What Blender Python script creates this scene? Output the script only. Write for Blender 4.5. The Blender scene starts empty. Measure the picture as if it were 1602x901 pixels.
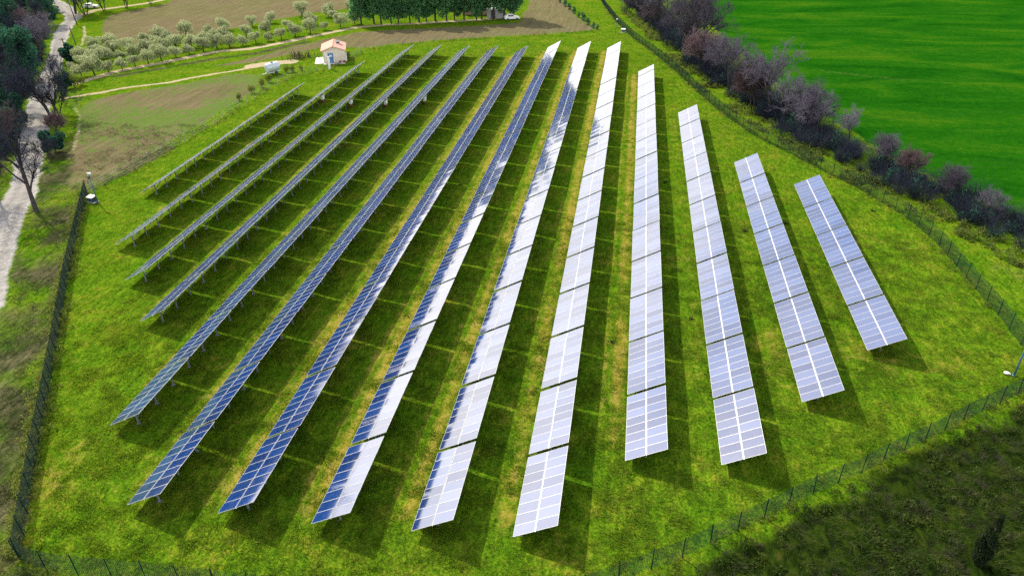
import bpy, math, random
import numpy as np
from mathutils import Matrix, Vector

random.seed(7)
rng = np.random.default_rng(7)
scene = bpy.context.scene
COL = scene.collection
R = math.radians

# ------------------------------------------------------------------ camera
F, H = 1133.3, 38.839
PITCH, YAW, ROLL = 0.5406, 0.16621, -0.01788
def basis():
    cy, sy = math.cos(YAW), math.sin(YAW)
    f0 = np.array([-sy, cy, 0.0]); r = np.array([cy, sy, 0.0])
    fw = f0*math.cos(PITCH) + np.array([0, 0, -math.sin(PITCH)])
    u = np.cross(r, fw)
    cr, sr = math.cos(ROLL), math.sin(ROLL)
    return fw, r*cr + u*sr, u*cr - r*sr
FW, RT, UP = basis()
cam = bpy.data.cameras.new('camera')
cam.sensor_width = 36; cam.lens = F/1602*36
cam.clip_start = 0.5; cam.clip_end = 6000
cam_o = bpy.data.objects.new('camera', cam); COL.objects.link(cam_o)
M = Matrix.Identity(4)
for i in range(3):
    M[i][0], M[i][1], M[i][2] = RT[i], UP[i], -FW[i]
M[2][3] = H
cam_o.matrix_world = M
scene.camera = cam_o

def G(x, y, z=0.0):
    """surveyed spot on the ground, read from the photo by the camera's own geometry"""
    d = FW + RT*((x-801)/F) - UP*((y-450.5)/F)
    p = np.array([0, 0, H]) + d*((z-H)/d[2])
    return np.array([p[0], p[1], z])
def GL(pts): return np.array([G(*p)[:2] for p in pts])

# ------------------------------------------------------------------ light
SUN_EL, SUN_AZ = R(41), R(-50)          # azimuth from +Y, clockwise
sd = Vector((math.sin(SUN_AZ)*math.cos(SUN_EL), math.cos(SUN_AZ)*math.cos(SUN_EL), math.sin(SUN_EL)))
w = bpy.data.worlds.new('World'); scene.world = w; w.use_nodes = True
nt = w.node_tree
sky = nt.nodes.new('ShaderNodeTexSky'); sky.sky_type = 'NISHITA'; sky.sun_disc = False
sky.sun_elevation = SUN_EL; sky.sun_rotation = SUN_AZ
sky.air_density = 1.0; sky.dust_density = 1.8; sky.ozone_density = 1.0; sky.altitude = 100
bg = nt.nodes['Background']; bg.inputs['Strength'].default_value = 0.15
# thin bright cloud low in the sky
tc = nt.nodes.new('ShaderNodeTexCoord'); mp = nt.nodes.new('ShaderNodeMapping'); mp.inputs['Scale'].default_value = (1.0, 1.0, 3.2)
nt.links.new(tc.outputs['Generated'], mp.inputs['Vector'])
nz = nt.nodes.new('ShaderNodeTexNoise'); nz.inputs['Scale'].default_value = 2.6; nz.inputs['Detail'].default_value = 3; nz.inputs['Roughness'].default_value = 0.6
nt.links.new(mp.outputs[0], nz.inputs['Vector'])
mr = nt.nodes.new('ShaderNodeMapRange'); mr.interpolation_type = 'SMOOTHSTEP'; mr.inputs[1].default_value = 0.28; mr.inputs[2].default_value = 0.58; mr.inputs[4].default_value = 0.92
nt.links.new(nz.outputs['Fac'], mr.inputs[0])
sz = nt.nodes.new('ShaderNodeSeparateXYZ'); nt.links.new(tc.outputs['Generated'], sz.inputs[0])
lo = nt.nodes.new('ShaderNodeMapRange'); lo.interpolation_type = 'SMOOTHSTEP'; lo.inputs[1].default_value = 0.16; lo.inputs[2].default_value = 0.58; lo.inputs[3].default_value = 1.0; lo.inputs[4].default_value = 0.25
nt.links.new(sz.outputs[2], lo.inputs[0])
fm = nt.nodes.new('ShaderNodeMath'); fm.operation = 'MULTIPLY'; nt.links.new(mr.outputs[0], fm.inputs[0]); nt.links.new(lo.outputs[0], fm.inputs[1])
hb = nt.nodes.new('ShaderNodeMapRange'); hb.interpolation_type = 'SMOOTHSTEP'; hb.inputs[1].default_value = 0.10; hb.inputs[2].default_value = 0.36; hb.inputs[3].default_value = 0.92; hb.inputs[4].default_value = 0.0
nt.links.new(sz.outputs[2], hb.inputs[0])
fx = nt.nodes.new('ShaderNodeMath'); fx.operation = 'MAXIMUM'; nt.links.new(fm.outputs[0], fx.inputs[0]); nt.links.new(hb.outputs[0], fx.inputs[1]); fm = fx
cm = nt.nodes.new('ShaderNodeMix'); cm.data_type = 'RGBA'; cm.inputs[7].default_value = (15.2, 14.3, 12.9, 1)
nt.links.new(fm.outputs[0], cm.inputs[0]); nt.links.new(sky.outputs[0], cm.inputs[6]); nt.links.new(cm.outputs[2], bg.inputs['Color'])
sl = bpy.data.lights.new('sun', 'SUN'); sl.energy = 4.8; sl.angle = R(0.8); sl.color = (1.0, 0.895, 0.67)
so = bpy.data.objects.new('sun', sl); COL.objects.link(so)
so.rotation_euler = sd.to_track_quat('Z', 'Y').to_euler(); so.location = (-60, 60, 120)
vs = scene.view_settings
scene.display_settings.display_device = 'sRGB'
vs.view_transform = 'Standard'; vs.look = 'None'; vs.gamma = 1; vs.exposure = 0.55; vs.use_curve_mapping = False

# ------------------------------------------------------------------ helpers
def tag(o, label=None, cat=None, group=None, kind=None):
    if label: o['label'] = label
    if cat: o['category'] = cat
    if group: o['group'] = group
    if kind: o['kind'] = kind
    return o
def empty(name, loc=(0, 0, 0), rz=0.0, label=None, cat=None, group=None):
    o = bpy.data.objects.new(name, None); COL.objects.link(o)
    o.location = loc; o.rotation_euler = (0, 0, rz); o.empty_display_size = 0.5
    return tag(o, label, cat, group)
def link(name, mesh, parent=None):
    o = bpy.data.objects.new(name, mesh); COL.objects.link(o)
    if parent is not None: o.parent = parent
    return o
def mesh_np(name, V, Fc, mats, mi=None, smooth=False, attrs=None):
    """Fc: (n,k) int array, or a list of faces"""
    me = bpy.data.meshes.new(name)
    V = np.asarray(V, dtype=np.float32)
    if isinstance(Fc, np.ndarray):
        n, k = Fc.shape
        me.vertices.add(len(V)); me.vertices.foreach_set('co', V.ravel())
        me.loops.add(n*k); me.loops.foreach_set('vertex_index', Fc.astype(np.int32).ravel())
        me.polygons.add(n); me.polygons.foreach_set('loop_start', np.arange(0, n*k, k, dtype=np.int32))
        me.polygons.foreach_set('loop_total', np.full(n, k, dtype=np.int32))
    else:
        me.from_pydata(V.tolist(), [], Fc)
    for m in mats: me.materials.append(m)
    if mi is not None: me.polygons.foreach_set('material_index', np.asarray(mi, dtype=np.int32))
    if smooth: me.polygons.foreach_set('use_smooth', np.ones(len(me.polygons), dtype=bool))
    if attrs:
        for k2, a in attrs.items():
            at = me.attributes.new(k2, 'FLOAT', 'POINT'); at.data.foreach_set('value', np.asarray(a, dtype=np.float32))
    me.update(calc_edges=True); me.validate()
    return me

class MB:
    """collects simple solids into one mesh"""
    def __init__(s): s.v = []; s.f = []; s.m = []
    def box(s, c, d, rot=None, m=0):
        c = np.array(c, float); h = np.array(d, float)/2; b = len(s.v)
        for sx in (-1, 1):
            for sy in (-1, 1):
                for sz in (-1, 1):
                    p = np.array([sx, sy, sz])*h
                    if rot is not None: p = rot @ p
                    s.v.append(c+p)
        for q in ((0, 1, 3, 2), (4, 6, 7, 5), (0, 4, 5, 1), (2, 3, 7, 6), (0, 2, 6, 4), (1, 5, 7, 3)):
            s.f.append([b+i for i in q]); s.m.append(m)
    def tube(s, p0, p1, r0, r1, n=6, m=0, cap=True):
        p0 = np.array(p0, float); p1 = np.array(p1, float); d = p1-p0; L = np.linalg.norm(d)
        if L < 1e-6: return
        d = d/L; a = np.array([0, 0, 1.0]) if abs(d[2]) < 0.9 else np.array([1.0, 0, 0])
        x = np.cross(d, a); x /= np.linalg.norm(x); y = np.cross(d, x); b = len(s.v)
        for p, r in ((p0, r0), (p1, r1)):
            for i in range(n):
                t = 2*math.pi*i/n; s.v.append(p + x*(r*math.cos(t)) + y*(r*math.sin(t)))
        for i in range(n):
            j = (i+1) % n
            s.f.append([b+i, b+n+i, b+n+j, b+j]); s.m.append(m)
        if cap:
            s.f.append([b+i for i in range(n)]); s.m.append(m)
            s.f.append([b+n+i for i in range(n-1, -1, -1)]); s.m.append(m)
    def poly(s, pts, m=0):
        b = len(s.v); s.v += [np.array(p, float) for p in pts]; s.f.append(list(range(b, b+len(pts)))); s.m.append(m)
    def mesh(s, name, mats, smooth=False):
        if not isinstance(mats, (list, tuple)): mats = [mats]
        return mesh_np(name, np.array(s.v), s.f, mats, s.m, smooth)
    def obj(s, name, mats, parent=None, smooth=False): return link(name, s.mesh(name, mats, smooth), parent)

# value noise
def vnoise(x, y, seed=0):
    xi = np.floor(x).astype(np.int64); yi = np.floor(y).astype(np.int64); fx = x-xi; fy = y-yi
    fx = fx*fx*(3-2*fx); fy = fy*fy*(3-2*fy)
    def h(a, b):
        n = (a*374761393 + b*668265263 + seed*1442695041) & 0x7fffffff
        n = ((n ^ (n >> 13))*1274126177) & 0x7fffffff
        n = n ^ (n >> 16)
        return (n & 0xffff)/65535.0
    return (h(xi, yi)*(1-fx)+h(xi+1, yi)*fx)*(1-fy) + (h(xi, yi+1)*(1-fx)+h(xi+1, yi+1)*fx)*fy
def fbm(x, y, s, o=3, seed=0):
    t = 0; a = 0.5
    for i in range(o): t = t + a*vnoise(x/s*(2**i), y/s*(2**i), seed+i); a *= 0.5
    return t/(1-0.5**o)
def sdist(px, py, poly):
    """signed distance to a polygon, positive inside"""
    d = np.full(px.shape, 1e9); ins = np.zeros(px.shape, bool); n = len(poly)
    for i in range(n):
        ax, ay = poly[i]; bx, by = poly[(i+1) % n]; ex, ey = bx-ax, by-ay
        t = np.clip(((px-ax)*ex+(py-ay)*ey)/(ex*ex+ey*ey+1e-9), 0, 1)
        d = np.minimum(d, np.hypot(px-ax-t*ex, py-ay-t*ey))
        c = ((ay > py) != (by > py)) & (px < (bx-ax)*(py-ay)/((by-ay) if abs(by-ay) > 1e-9 else 1e-9)+ax)
        ins ^= c
    return np.where(ins, d, -d)
def ldist(px, py, line):
    d = np.full(px.shape, 1e9)
    for (ax, ay), (bx, by) in zip(line[:-1], line[1:]):
        ex, ey = bx-ax, by-ay
        t = np.clip(((px-ax)*ex+(py-ay)*ey)/(ex*ex+ey*ey+1e-9), 0, 1)
        d = np.minimum(d, np.hypot(px-ax-t*ex, py-ay-t*ey))
    return d
def along(line, step, jitter=0.0):
    """points every step metres on a polyline"""
    out = []; rest = 0.0
    for a, b in zip(line[:-1], line[1:]):
        a = np.array(a[:2]); b = np.array(b[:2]); L = np.linalg.norm(b-a); t = rest
        while t < L:
            out.append(a+(b-a)*t/L + rng.normal(0, 1, 2)*jitter); t += step
        rest = t-L
    return out
ORD = ['', 'first', 'second', 'third', 'fourth', 'fifth', 'sixth', 'seventh', 'eighth', 'ninth', 'tenth', 'eleventh', 'twelfth',
       'thirteenth', 'fourteenth', 'fifteenth', 'sixteenth', 'seventeenth', 'eighteenth', 'nineteenth', 'twentieth',
       'twenty-first', 'twenty-second', 'twenty-third', 'twenty-fourth', 'twenty-fifth', 'twenty-sixth', 'twenty-seventh',
       'twenty-eighth', 'twenty-ninth', 'thirtieth']

# ------------------------------------------------------------------ materials
class NT:
    def __init__(s, name):
        s.m = bpy.data.materials.new(name); s.m.use_nodes = True; s.t = s.m.node_tree
        s.b = s.t.nodes['Principled BSDF']; s.out = s.t.nodes['Material Output']
    def n(s, ty, **kw):
        o = s.t.nodes.new(ty)
        for k, v in kw.items(): setattr(o, k, v)
        return o
    def l(s, a, b): s.t.links.new(a, b)
    def noise(s, vec, scale, detail=4, rough=0.6, dist=0.0):
        o = s.n('ShaderNodeTexNoise'); o.inputs['Scale'].default_value = scale; o.inputs['Detail'].default_value = detail
        o.inputs['Roughness'].default_value = rough; o.inputs['Distortion'].default_value = dist
        if vec is not None: s.l(vec, o.inputs['Vector'])
        return o.outputs['Fac']
    def ramp(s, fac, stops):
        o = s.n('ShaderNodeValToRGB'); e = o.color_ramp.elements
        while len(e) < len(stops): e.new(0.5)
        for el, (p, c) in zip(e, stops):
            el.position = p; el.color = (*c, 1) if len(c) == 3 else c
        s.l(fac, o.inputs[0]); return o.outputs[0]
    def mix(s, fac, a, b, bt='MIX'):
        o = s.n('ShaderNodeMix', data_type='RGBA', blend_type=bt)
        for sock, v in ((o.inputs[0], fac), (o.inputs[6], a), (o.inputs[7], b)):
            if isinstance(v, (int, float)): sock.default_value = v
            elif isinstance(v, tuple): sock.default_value = (*v, 1)
            else: s.l(v, sock)
        return o.outputs[2]
    def math(s, op, a, b=None, c=None, clamp=False):
        o = s.n('ShaderNodeMath', operation=op); o.use_clamp = clamp
        for sock, v in zip(o.inputs, (a, b, c)):
            if v is None: continue
            if isinstance(v, (int, float)): sock.default_value = v
            else: s.l(v, sock)
        return o.outputs[0]
    def attr(s, name): return s.n('ShaderNodeAttribute', attribute_name=name).outputs['Fac']
    def pos(s): return s.n('ShaderNodeNewGeometry').outputs['Position']
    def obj(s): return s.n('ShaderNodeTexCoord').outputs['Object']
    def smooth(s, v, a, b):
        o = s.n('ShaderNodeMapRange', interpolation_type='SMOOTHSTEP'); s.l(v, o.inputs[0])
        o.inputs[1].default_value = a; o.inputs[2].default_value = b
        return o.outputs[0]
    def bump(s, h, strength, dist=0.1):
        o = s.n('ShaderNodeBump'); o.inputs['Strength'].default_value = strength; o.inputs['Distance'].default_value = dist
        s.l(h, o.inputs['Height']); s.l(o.outputs[0], s.b.inputs['Normal'])
    def base(s, c, rough=0.9, spec=0.2, metal=0.0):
        if isinstance(c, tuple): s.b.inputs['Base Color'].default_value = (*c, 1)
        else: s.l(c, s.b.inputs['Base Color'])
        s.b.inputs['Roughness'].default_value = rough; s.b.inputs['Specular IOR Level'].default_value = spec
        s.b.inputs['Metallic'].default_value = metal
        return s.m

def simple(name, c, rough=0.7, spec=0.3, metal=0.0, var=0.25, scale=3.0):
    t = NT(name); f = t.noise(t.obj(), scale, 5)
    lo = tuple(x*(1-var) for x in c); hi = tuple(min(1, x*(1+var)) for x in c)
    return t.base(t.ramp(f, [(0.3, lo), (0.7, hi)]), rough, spec, metal)

def twigmat(name, c):
    t = NT(name); f = t.math('ADD', t.math('MULTIPLY', t.noise(t.pos(), 0.5, 3), 0.5), t.math('MULTIPLY', t.n('ShaderNodeObjectInfo').outputs['Random'], 0.5))
    return t.base(t.ramp(f, [(0.25, tuple(x*0.5 for x in c)), (0.75, tuple(x*1.45 for x in c))]), 0.95, 0.1)
def leafmat(name, stops, scale=0.6, transl=0.35, objvar=0.25, tint=(0.5, 0.6, 0.1), shade=False):
    """foliage: big and small noise, a random shade for each plant, some light passing through"""
    t = NT(name); P = t.pos()
    f = t.math('ADD', t.math('MULTIPLY', t.noise(P, scale, 2), 0.55), t.math('MULTIPLY', t.noise(P, scale*9, 2), 0.45))
    c = t.ramp(f, stops)
    rnd = t.n('ShaderNodeObjectInfo').outputs['Random']
    v = t.math('MULTIPLY_ADD', rnd, 2*objvar, 1-objvar)
    if shade: v = t.attr('shade')
    hs = t.n('ShaderNodeHueSaturation'); t.l(c, hs.inputs['Color']); t.l(v, hs.inputs['Value'])
    t.base(hs.outputs[0], 0.75, 0.15)
    tr = t.n('ShaderNodeBsdfTranslucent'); t.l(t.mix(0.35, hs.outputs[0], tint), tr.inputs[0])
    mx = t.n('ShaderNodeMixShader'); mx.inputs[0].default_value = transl
    t.l(t.b.outputs[0], mx.inputs[1]); t.l(tr.outputs[0], mx.inputs[2]); t.l(mx.outputs[0], t.out.inputs[0])
    return t.m

# ---- the land
def terrain_mat():
    t = NT('land'); P = t.pos()
    n05 = t.noise(P, 0.045, 3); n2 = t.noise(P, 0.22, 4); n1 = t.noise(P, 0.9, 4, 0.65, 0.6); n8 = t.noise(P, 5.0, 5, 0.7)
    mp = t.n('ShaderNodeMapping'); mp.inputs['Scale'].default_value = (1.0, 0.35, 1); mp.inputs['Rotation'].default_value = (0, 0, R(35)); t.l(P, mp.inputs['Vector'])
    ns = t.noise(mp.outputs[0], 2.2, 5, 0.7, 0.5)
    n3 = t.noise(P, 2.6, 3, 0.6)
    g1 = t.math('ADD', t.math('MULTIPLY', n2, 0.40), t.math('ADD', t.math('MULTIPLY', n1, 0.30), t.math('MULTIPLY', n3, 0.30)))
    grass = t.ramp(g1, [(0.34, (0.030, 0.100, 0.005)), (0.44, (0.062, 0.142, 0.006)), (0.53, (0.100, 0.170, 0.009)), (0.61, (0.150, 0.165, 0.018)), (0.70, (0.17, 0.125, 0.05))])
    fine = t.ramp(t.math('ADD', t.math('MULTIPLY', n8, 0.6), t.math('MULTIPLY', ns, 0.4)), [(0.36, (0.16, 0.22, 0.16)), (0.5, (0.8, 0.85, 0.8)), (0.62, (1.6, 1.45, 1.1))])
    grass = t.mix(1.0, grass, fine, 'MULTIPLY')
    # dry lanes
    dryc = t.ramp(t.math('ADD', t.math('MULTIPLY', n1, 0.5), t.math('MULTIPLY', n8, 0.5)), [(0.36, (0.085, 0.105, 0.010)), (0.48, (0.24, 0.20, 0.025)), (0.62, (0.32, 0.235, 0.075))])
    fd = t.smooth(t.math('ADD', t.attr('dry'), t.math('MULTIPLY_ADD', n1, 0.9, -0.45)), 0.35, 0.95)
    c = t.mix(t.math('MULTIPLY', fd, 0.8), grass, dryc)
    # rough verge
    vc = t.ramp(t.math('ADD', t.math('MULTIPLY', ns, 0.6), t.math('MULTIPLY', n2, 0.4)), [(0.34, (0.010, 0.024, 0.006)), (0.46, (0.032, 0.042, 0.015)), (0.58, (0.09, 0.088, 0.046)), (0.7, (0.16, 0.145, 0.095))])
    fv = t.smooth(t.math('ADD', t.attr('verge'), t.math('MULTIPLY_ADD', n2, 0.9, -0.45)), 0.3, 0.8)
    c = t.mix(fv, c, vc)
    # dark scrub
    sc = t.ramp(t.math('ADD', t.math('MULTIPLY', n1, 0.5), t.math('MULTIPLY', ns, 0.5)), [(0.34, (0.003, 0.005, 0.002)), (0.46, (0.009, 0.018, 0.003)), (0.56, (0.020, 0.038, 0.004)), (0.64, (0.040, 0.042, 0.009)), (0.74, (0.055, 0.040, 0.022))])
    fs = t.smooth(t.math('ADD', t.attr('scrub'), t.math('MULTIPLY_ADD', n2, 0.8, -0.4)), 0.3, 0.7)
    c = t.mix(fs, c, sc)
    # ploughed earth, its furrows and the weeds coming up in it
    mp2 = t.n('ShaderNodeMapping'); mp2.inputs['Scale'].default_value = (1.0, 0.05, 1); mp2.inputs['Rotation'].default_value = (0, 0, R(6)); t.l(P, mp2.inputs['Vector'])
    furrow = t.noise(mp2.outputs[0], 1.5, 3, 0.7)
    soil = t.ramp(t.math('ADD', t.math('MULTIPLY', n8, 0.45), t.math('ADD', t.math('MULTIPLY', furrow, 0.40), t.math('MULTIPLY', n2, 0.15))), [(0.30, (0.055, 0.048, 0.027)), (0.5, (0.125, 0.105, 0.060)), (0.70, (0.21, 0.175, 0.108))])
    weeds = t.smooth(t.math('ADD', t.math('MULTIPLY', n05, 0.5), t.math('MULTIPLY', n1, 0.5)), 0.44, 0.54)
    soil = t.mix(t.math('MULTIPLY', weeds, t.attr('weedy')), soil, t.mix(n8, (0.035, 0.10, 0.015), (0.12, 0.19, 0.03)))
    fo = t.smooth(t.math('ADD', t.attr('soil'), t.math('MULTIPLY_ADD', n1, 0.5, -0.25)), 0.35, 0.65)
    c = t.mix(fo, c, soil)
    # young crop
    mp3 = t.n('ShaderNodeMapping'); mp3.inputs['Scale'].default_value = (0.4, 1.0, 1); mp3.inputs['Rotation'].default_value = (0, 0, R(-12)); t.l(P, mp3.inputs['Vector'])
    nl = t.noise(mp3.outputs[0], 0.09, 6, 0.62, 0.8)
    crop = t.ramp(t.math('ADD', t.math('MULTIPLY', nl, 0.7), t.math('MULTIPLY', n1, 0.3)), [(0.36, (0.004, 0.050, 0.002)), (0.50, (0.011, 0.080, 0.003)), (0.62, (0.034, 0.105, 0.004)), (0.75, (0.080, 0.110, 0.010))])
    crop = t.mix(1.0, crop, t.ramp(n8, [(0.3, (0.6, 0.7, 0.6)), (0.7, (1.3, 1.2, 1.3))]), 'MULTIPLY')
    mp4 = t.n('ShaderNodeMapping'); mp4.inputs['Rotation'].default_value = (0, 0, R(-14)); t.l(P, mp4.inputs['Vector'])
    sx4 = t.n('ShaderNodeSeparateXYZ'); t.l(mp4.outputs[0], sx4.inputs[0])
    yy = t.math('ADD', sx4.outputs[1], t.math('MULTIPLY', n05, 6.0))
    tram = t.math('ABSOLUTE', t.math('SUBTRACT', t.math('FRACT', t.math('DIVIDE', yy, 21.0)), 0.5))
    tram = t.math('ABSOLUTE', t.math('SUBTRACT', tram, 0.045))
    crop = t.mix(t.math('MULTIPLY', t.math('LESS_THAN', tram, 0.012), 0.35), crop, (0.012, 0.055, 0.006))
    crop = t.mix(t.math('MULTIPLY', t.smooth(t.math('ADD', t.attr('bare'), t.math('MULTIPLY_ADD', n1, 0.8, -0.4)), 0.35, 0.9), 0.6), crop, (0.13, 0.135, 0.05))
    fc = t.smooth(t.math('ADD', t.attr('crop'), t.math('MULTIPLY_ADD', n1, 0.4, -0.2)), 0.35, 0.65)
    c = t.mix(fc, c, crop)
    # pale stone on the road and tracks
    gr = t.ramp(t.math('ADD', t.math('MULTIPLY', n8, 0.5), t.math('MULTIPLY', n1, 0.5)), [(0.32, (0.15, 0.15, 0.155)), (0.5, (0.30, 0.29, 0.29)), (0.68, (0.44, 0.42, 0.40))])
    gr = t.mix(t.math('MULTIPLY', t.attr('rut'), t.math('MULTIPLY_ADD', n3, 1.6, -0.25), clamp=True), gr, (0.12, 0.115, 0.10))
    gr = t.mix(t.attr('track'), gr, t.mix(n8, (0.24, 0.19, 0.12), (0.46, 0.39, 0.28)))
    fg = t.smooth(t.math('ADD', t.attr('gravel'), t.math('MULTIPLY_ADD', n1, 0.5, -0.25)), 0.35, 0.65)
    c = t.mix(fg, c, gr)
    hgt = t.math('ADD', t.math('MULTIPLY', n8, 0.5), t.math('ADD', t.math('MULTIPLY', ns, 0.5), t.math('MULTIPLY', n1, 0.8)))
    t.bump(hgt, 0.75, 0.28)
    return t.base(c, 1.0, 0.0)
LAND = terrain_mat()

ALU = simple('aluminium frame', (0.50, 0.51, 0.53), 0.4, 0.5, 0.3, 0.06)
STEEL = simple('galvanised steel', (0.20, 0.24, 0.28), 0.5, 0.4, 0.4, 0.15, 6)
BACK = simple('dark backsheet', (0.05, 0.055, 0.07), 0.7, 0.2, 0, 0.1)
def cellmat():
    t = NT('solar cells'); o = t.obj()
    sx = t.n('ShaderNodeSeparateXYZ'); t.l(o, sx.inputs[0])
    def lines(v, pitch, wd):
        a = t.math('ABSOLUTE', t.math('SUBTRACT', t.math('FRACT', t.math('DIVIDE', v, pitch)), 0.5))
        return t.math('GREATER_THAN', a, 0.5-wd)
    ln = t.math('MAXIMUM', lines(sx.outputs[0], 0.1585, 0.02), lines(sx.outputs[1], 0.1455, 0.02))
    rnd = t.n('ShaderNodeObjectInfo').outputs['Random']
    cc = t.ramp(t.math('ADD', t.math('MULTIPLY', rnd, 0.7), t.math('MULTIPLY', t.noise(t.pos(), 1.4, 2), 0.3)), [(0.15, (0.0015, 0.018, 0.095)), (0.5, (0.002, 0.027, 0.135)), (0.85, (0.004, 0.036, 0.175))])
    c = t.mix(t.math('MULTIPLY', ln, 0.07), cc, (0.45, 0.5, 0.62))
    c = t.mix(t.math('MULTIPLY', t.smooth(t.noise(t.pos(), 2.3, 5, 0.7), 0.45, 0.75), 0.10), c, (0.22, 0.20, 0.17))
    t.base(c, 0.12, 0.5); t.l(t.math('MULTIPLY_ADD', rnd, 0.5, 2.42), t.b.inputs['IOR'])
    t.l(t.math('MULTIPLY_ADD', t.noise(t.pos(), 0.9, 4, 0.7), 0.09, 0.045), t.b.inputs['Roughness'])
    return t.m
CELL = cellmat()
FENCE = simple('green fence wire', (0.004, 0.022, 0.020), 0.7, 0.1, 0.0, 0.2)
GALV = simple('grey fence wire', (0.28, 0.29, 0.27), 0.5, 0.4, 0.2, 0.2)
WOOD = simple('weathered wood', (0.10, 0.075, 0.06), 0.9, 0.1, 0, 0.35, 8)
BARK = simple('bark', (0.050, 0.044, 0.046), 0.95, 0.1, 0, 0.4, 4)
TWIG = twigmat('bare twigs', (0.105, 0.095, 0.130))
TWIGR = twigmat('russet twigs', (0.115, 0.080, 0.092))
TWIGD = twigmat('dark twigs', (0.024, 0.029, 0.046))
OLIVE = leafmat('olive leaves', [(0.3, (0.15, 0.19, 0.10)), (0.5, (0.28, 0.33, 0.19)), (0.7, (0.40, 0.44, 0.28))], 0.8, 0.5, 0.2, (0.5, 0.55, 0.25))
PINE = leafmat('pine needles', [(0.3, (0.03, 0.10, 0.05)), (0.5, (0.07, 0.18, 0.075)), (0.7, (0.13, 0.25, 0.09))], 0.5, 0.5, 0.2, (0.15, 0.5, 0.18))
EVER = leafmat('dark evergreen leaves', [(0.3, (0.006, 0.03, 0.024)), (0.5, (0.016, 0.06, 0.042)), (0.72, (0.05, 0.12, 0.06))], 0.5, 0.3, 0.3, (0.06, 0.3, 0.16))
CYP = leafmat('cypress leaves', [(0.3, (0.004, 0.010, 0.004)), (0.6, (0.008, 0.02, 0.007)), (0.75, (0.02, 0.03, 0.012))], 2.0, 0.1, 0.1)
BRAM = leafmat('bramble leaves', [(0.3, (0.02, 0.055, 0.012)), (0.5, (0.07, 0.11, 0.02)), (0.7, (0.17, 0.18, 0.045))], 0.7, 0.35)
WEED = leafmat('weeds', [(0.3, (0.025, 0.07, 0.012)), (0.5, (0.08, 0.12, 0.02)), (0.7, (0.24, 0.19, 0.03))], 1.2, 0.35)
SCRUB = leafmat('dark scrub leaves', [(0.3, (0.008, 0.018, 0.004)), (0.48, (0.020, 0.044, 0.006)), (0.66, (0.065, 0.080, 0.016))], 0.45, 0.3, 0.25, (0.25, 0.35, 0.04))
DEAD = simple('dead stalks', (0.045, 0.038, 0.030), 0.95, 0.1, 0, 0.5, 0.7)
GRASS = leafmat('grass blades', [(0.30, (0.032, 0.105, 0.005)), (0.44, (0.064, 0.145, 0.006)), (0.56, (0.105, 0.172, 0.010)), (0.70, (0.175, 0.155, 0.03))], 0.35, 0.45, 0.0, (0.35, 0.5, 0.02), True)
VGRASS = leafmat('verge grass blades', [(0.28, (0.014, 0.036, 0.008)), (0.45, (0.042, 0.052, 0.02)), (0.6, (0.10, 0.092, 0.05)), (0.74, (0.16, 0.145, 0.09))], 0.3, 0.3, 0.0, (0.35, 0.35, 0.15))

# ------------------------------------------------------------------ surveyed outlines
ROWX = [-63.67, -57.60, -51.44, -45.12, -38.64, -32.32, -25.69, -19.01, -12.25, -5.56, 1.50, 8.38, 15.36, 22.30]
ROWY = [80.58, 66.28, 58.87, 51.82, 37.79, 30.49, 30.69, 30.75, 31.12, 31.60, 39.58, 40.15, 48.17, 56.19]
ROWN = [6.5, 10.5, 13.5, 14.5, 16.5, 17.5, 17.5, 18, 18, 18, 14.5, 11, 7, 5]
ROWE = [6.49, 10.61, 13.69, 14.67, 16.47, 17.54, 17.54, 18.27, 18.25, 18.25, 14.52, 11, 7, 5]
PIT = 7.572

fence_left = GL([(137, 303), (107, 435), (83, 580), (61, 700), (44, 800), (32, 875)])
c1 = fence_left[-1]
ff = GL([(65, 889), (110, 898)])
fd_ = (ff[1]-ff[0])/np.linalg.norm(ff[1]-ff[0])
fence_front = np.vstack([[c1], [ff[0]], [ff[1]], GL([(230, 908), (560, 945), (900, 935), (979, 906), (1058, 877), (1136, 839), (1209, 804), (1275, 771), (1338, 745), (1403, 711), (1452, 688), (1520, 652), (1596, 616), (1650, 590)])])
fence_right = np.vstack([[fence_front[-1]], GL([(1602, 545), (1560, 492), (1515, 440), (1465, 380), (1415, 338), (1335, 291), (1290, 269), (1236, 241), (1180, 213), (1140, 186), (1100, 153), (1060, 115), (1020, 82), (990, 60), (965, 36), (947, 13), (938, -2), (925, -18)])])
fence_back = GL([(137, 303), (185, 280), (230, 256), (290, 222), (340, 192), (385, 163), (420, 141), (455, 122), (515, 108), (553, 92), (570, 78), (620, 71), (700, 64), (800, 58), (870, 54), (936, 49)])
field_poly = np.vstack([fence_left, fence_front[1:], fence_right[1:-3], fence_back[::-1]])

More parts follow.
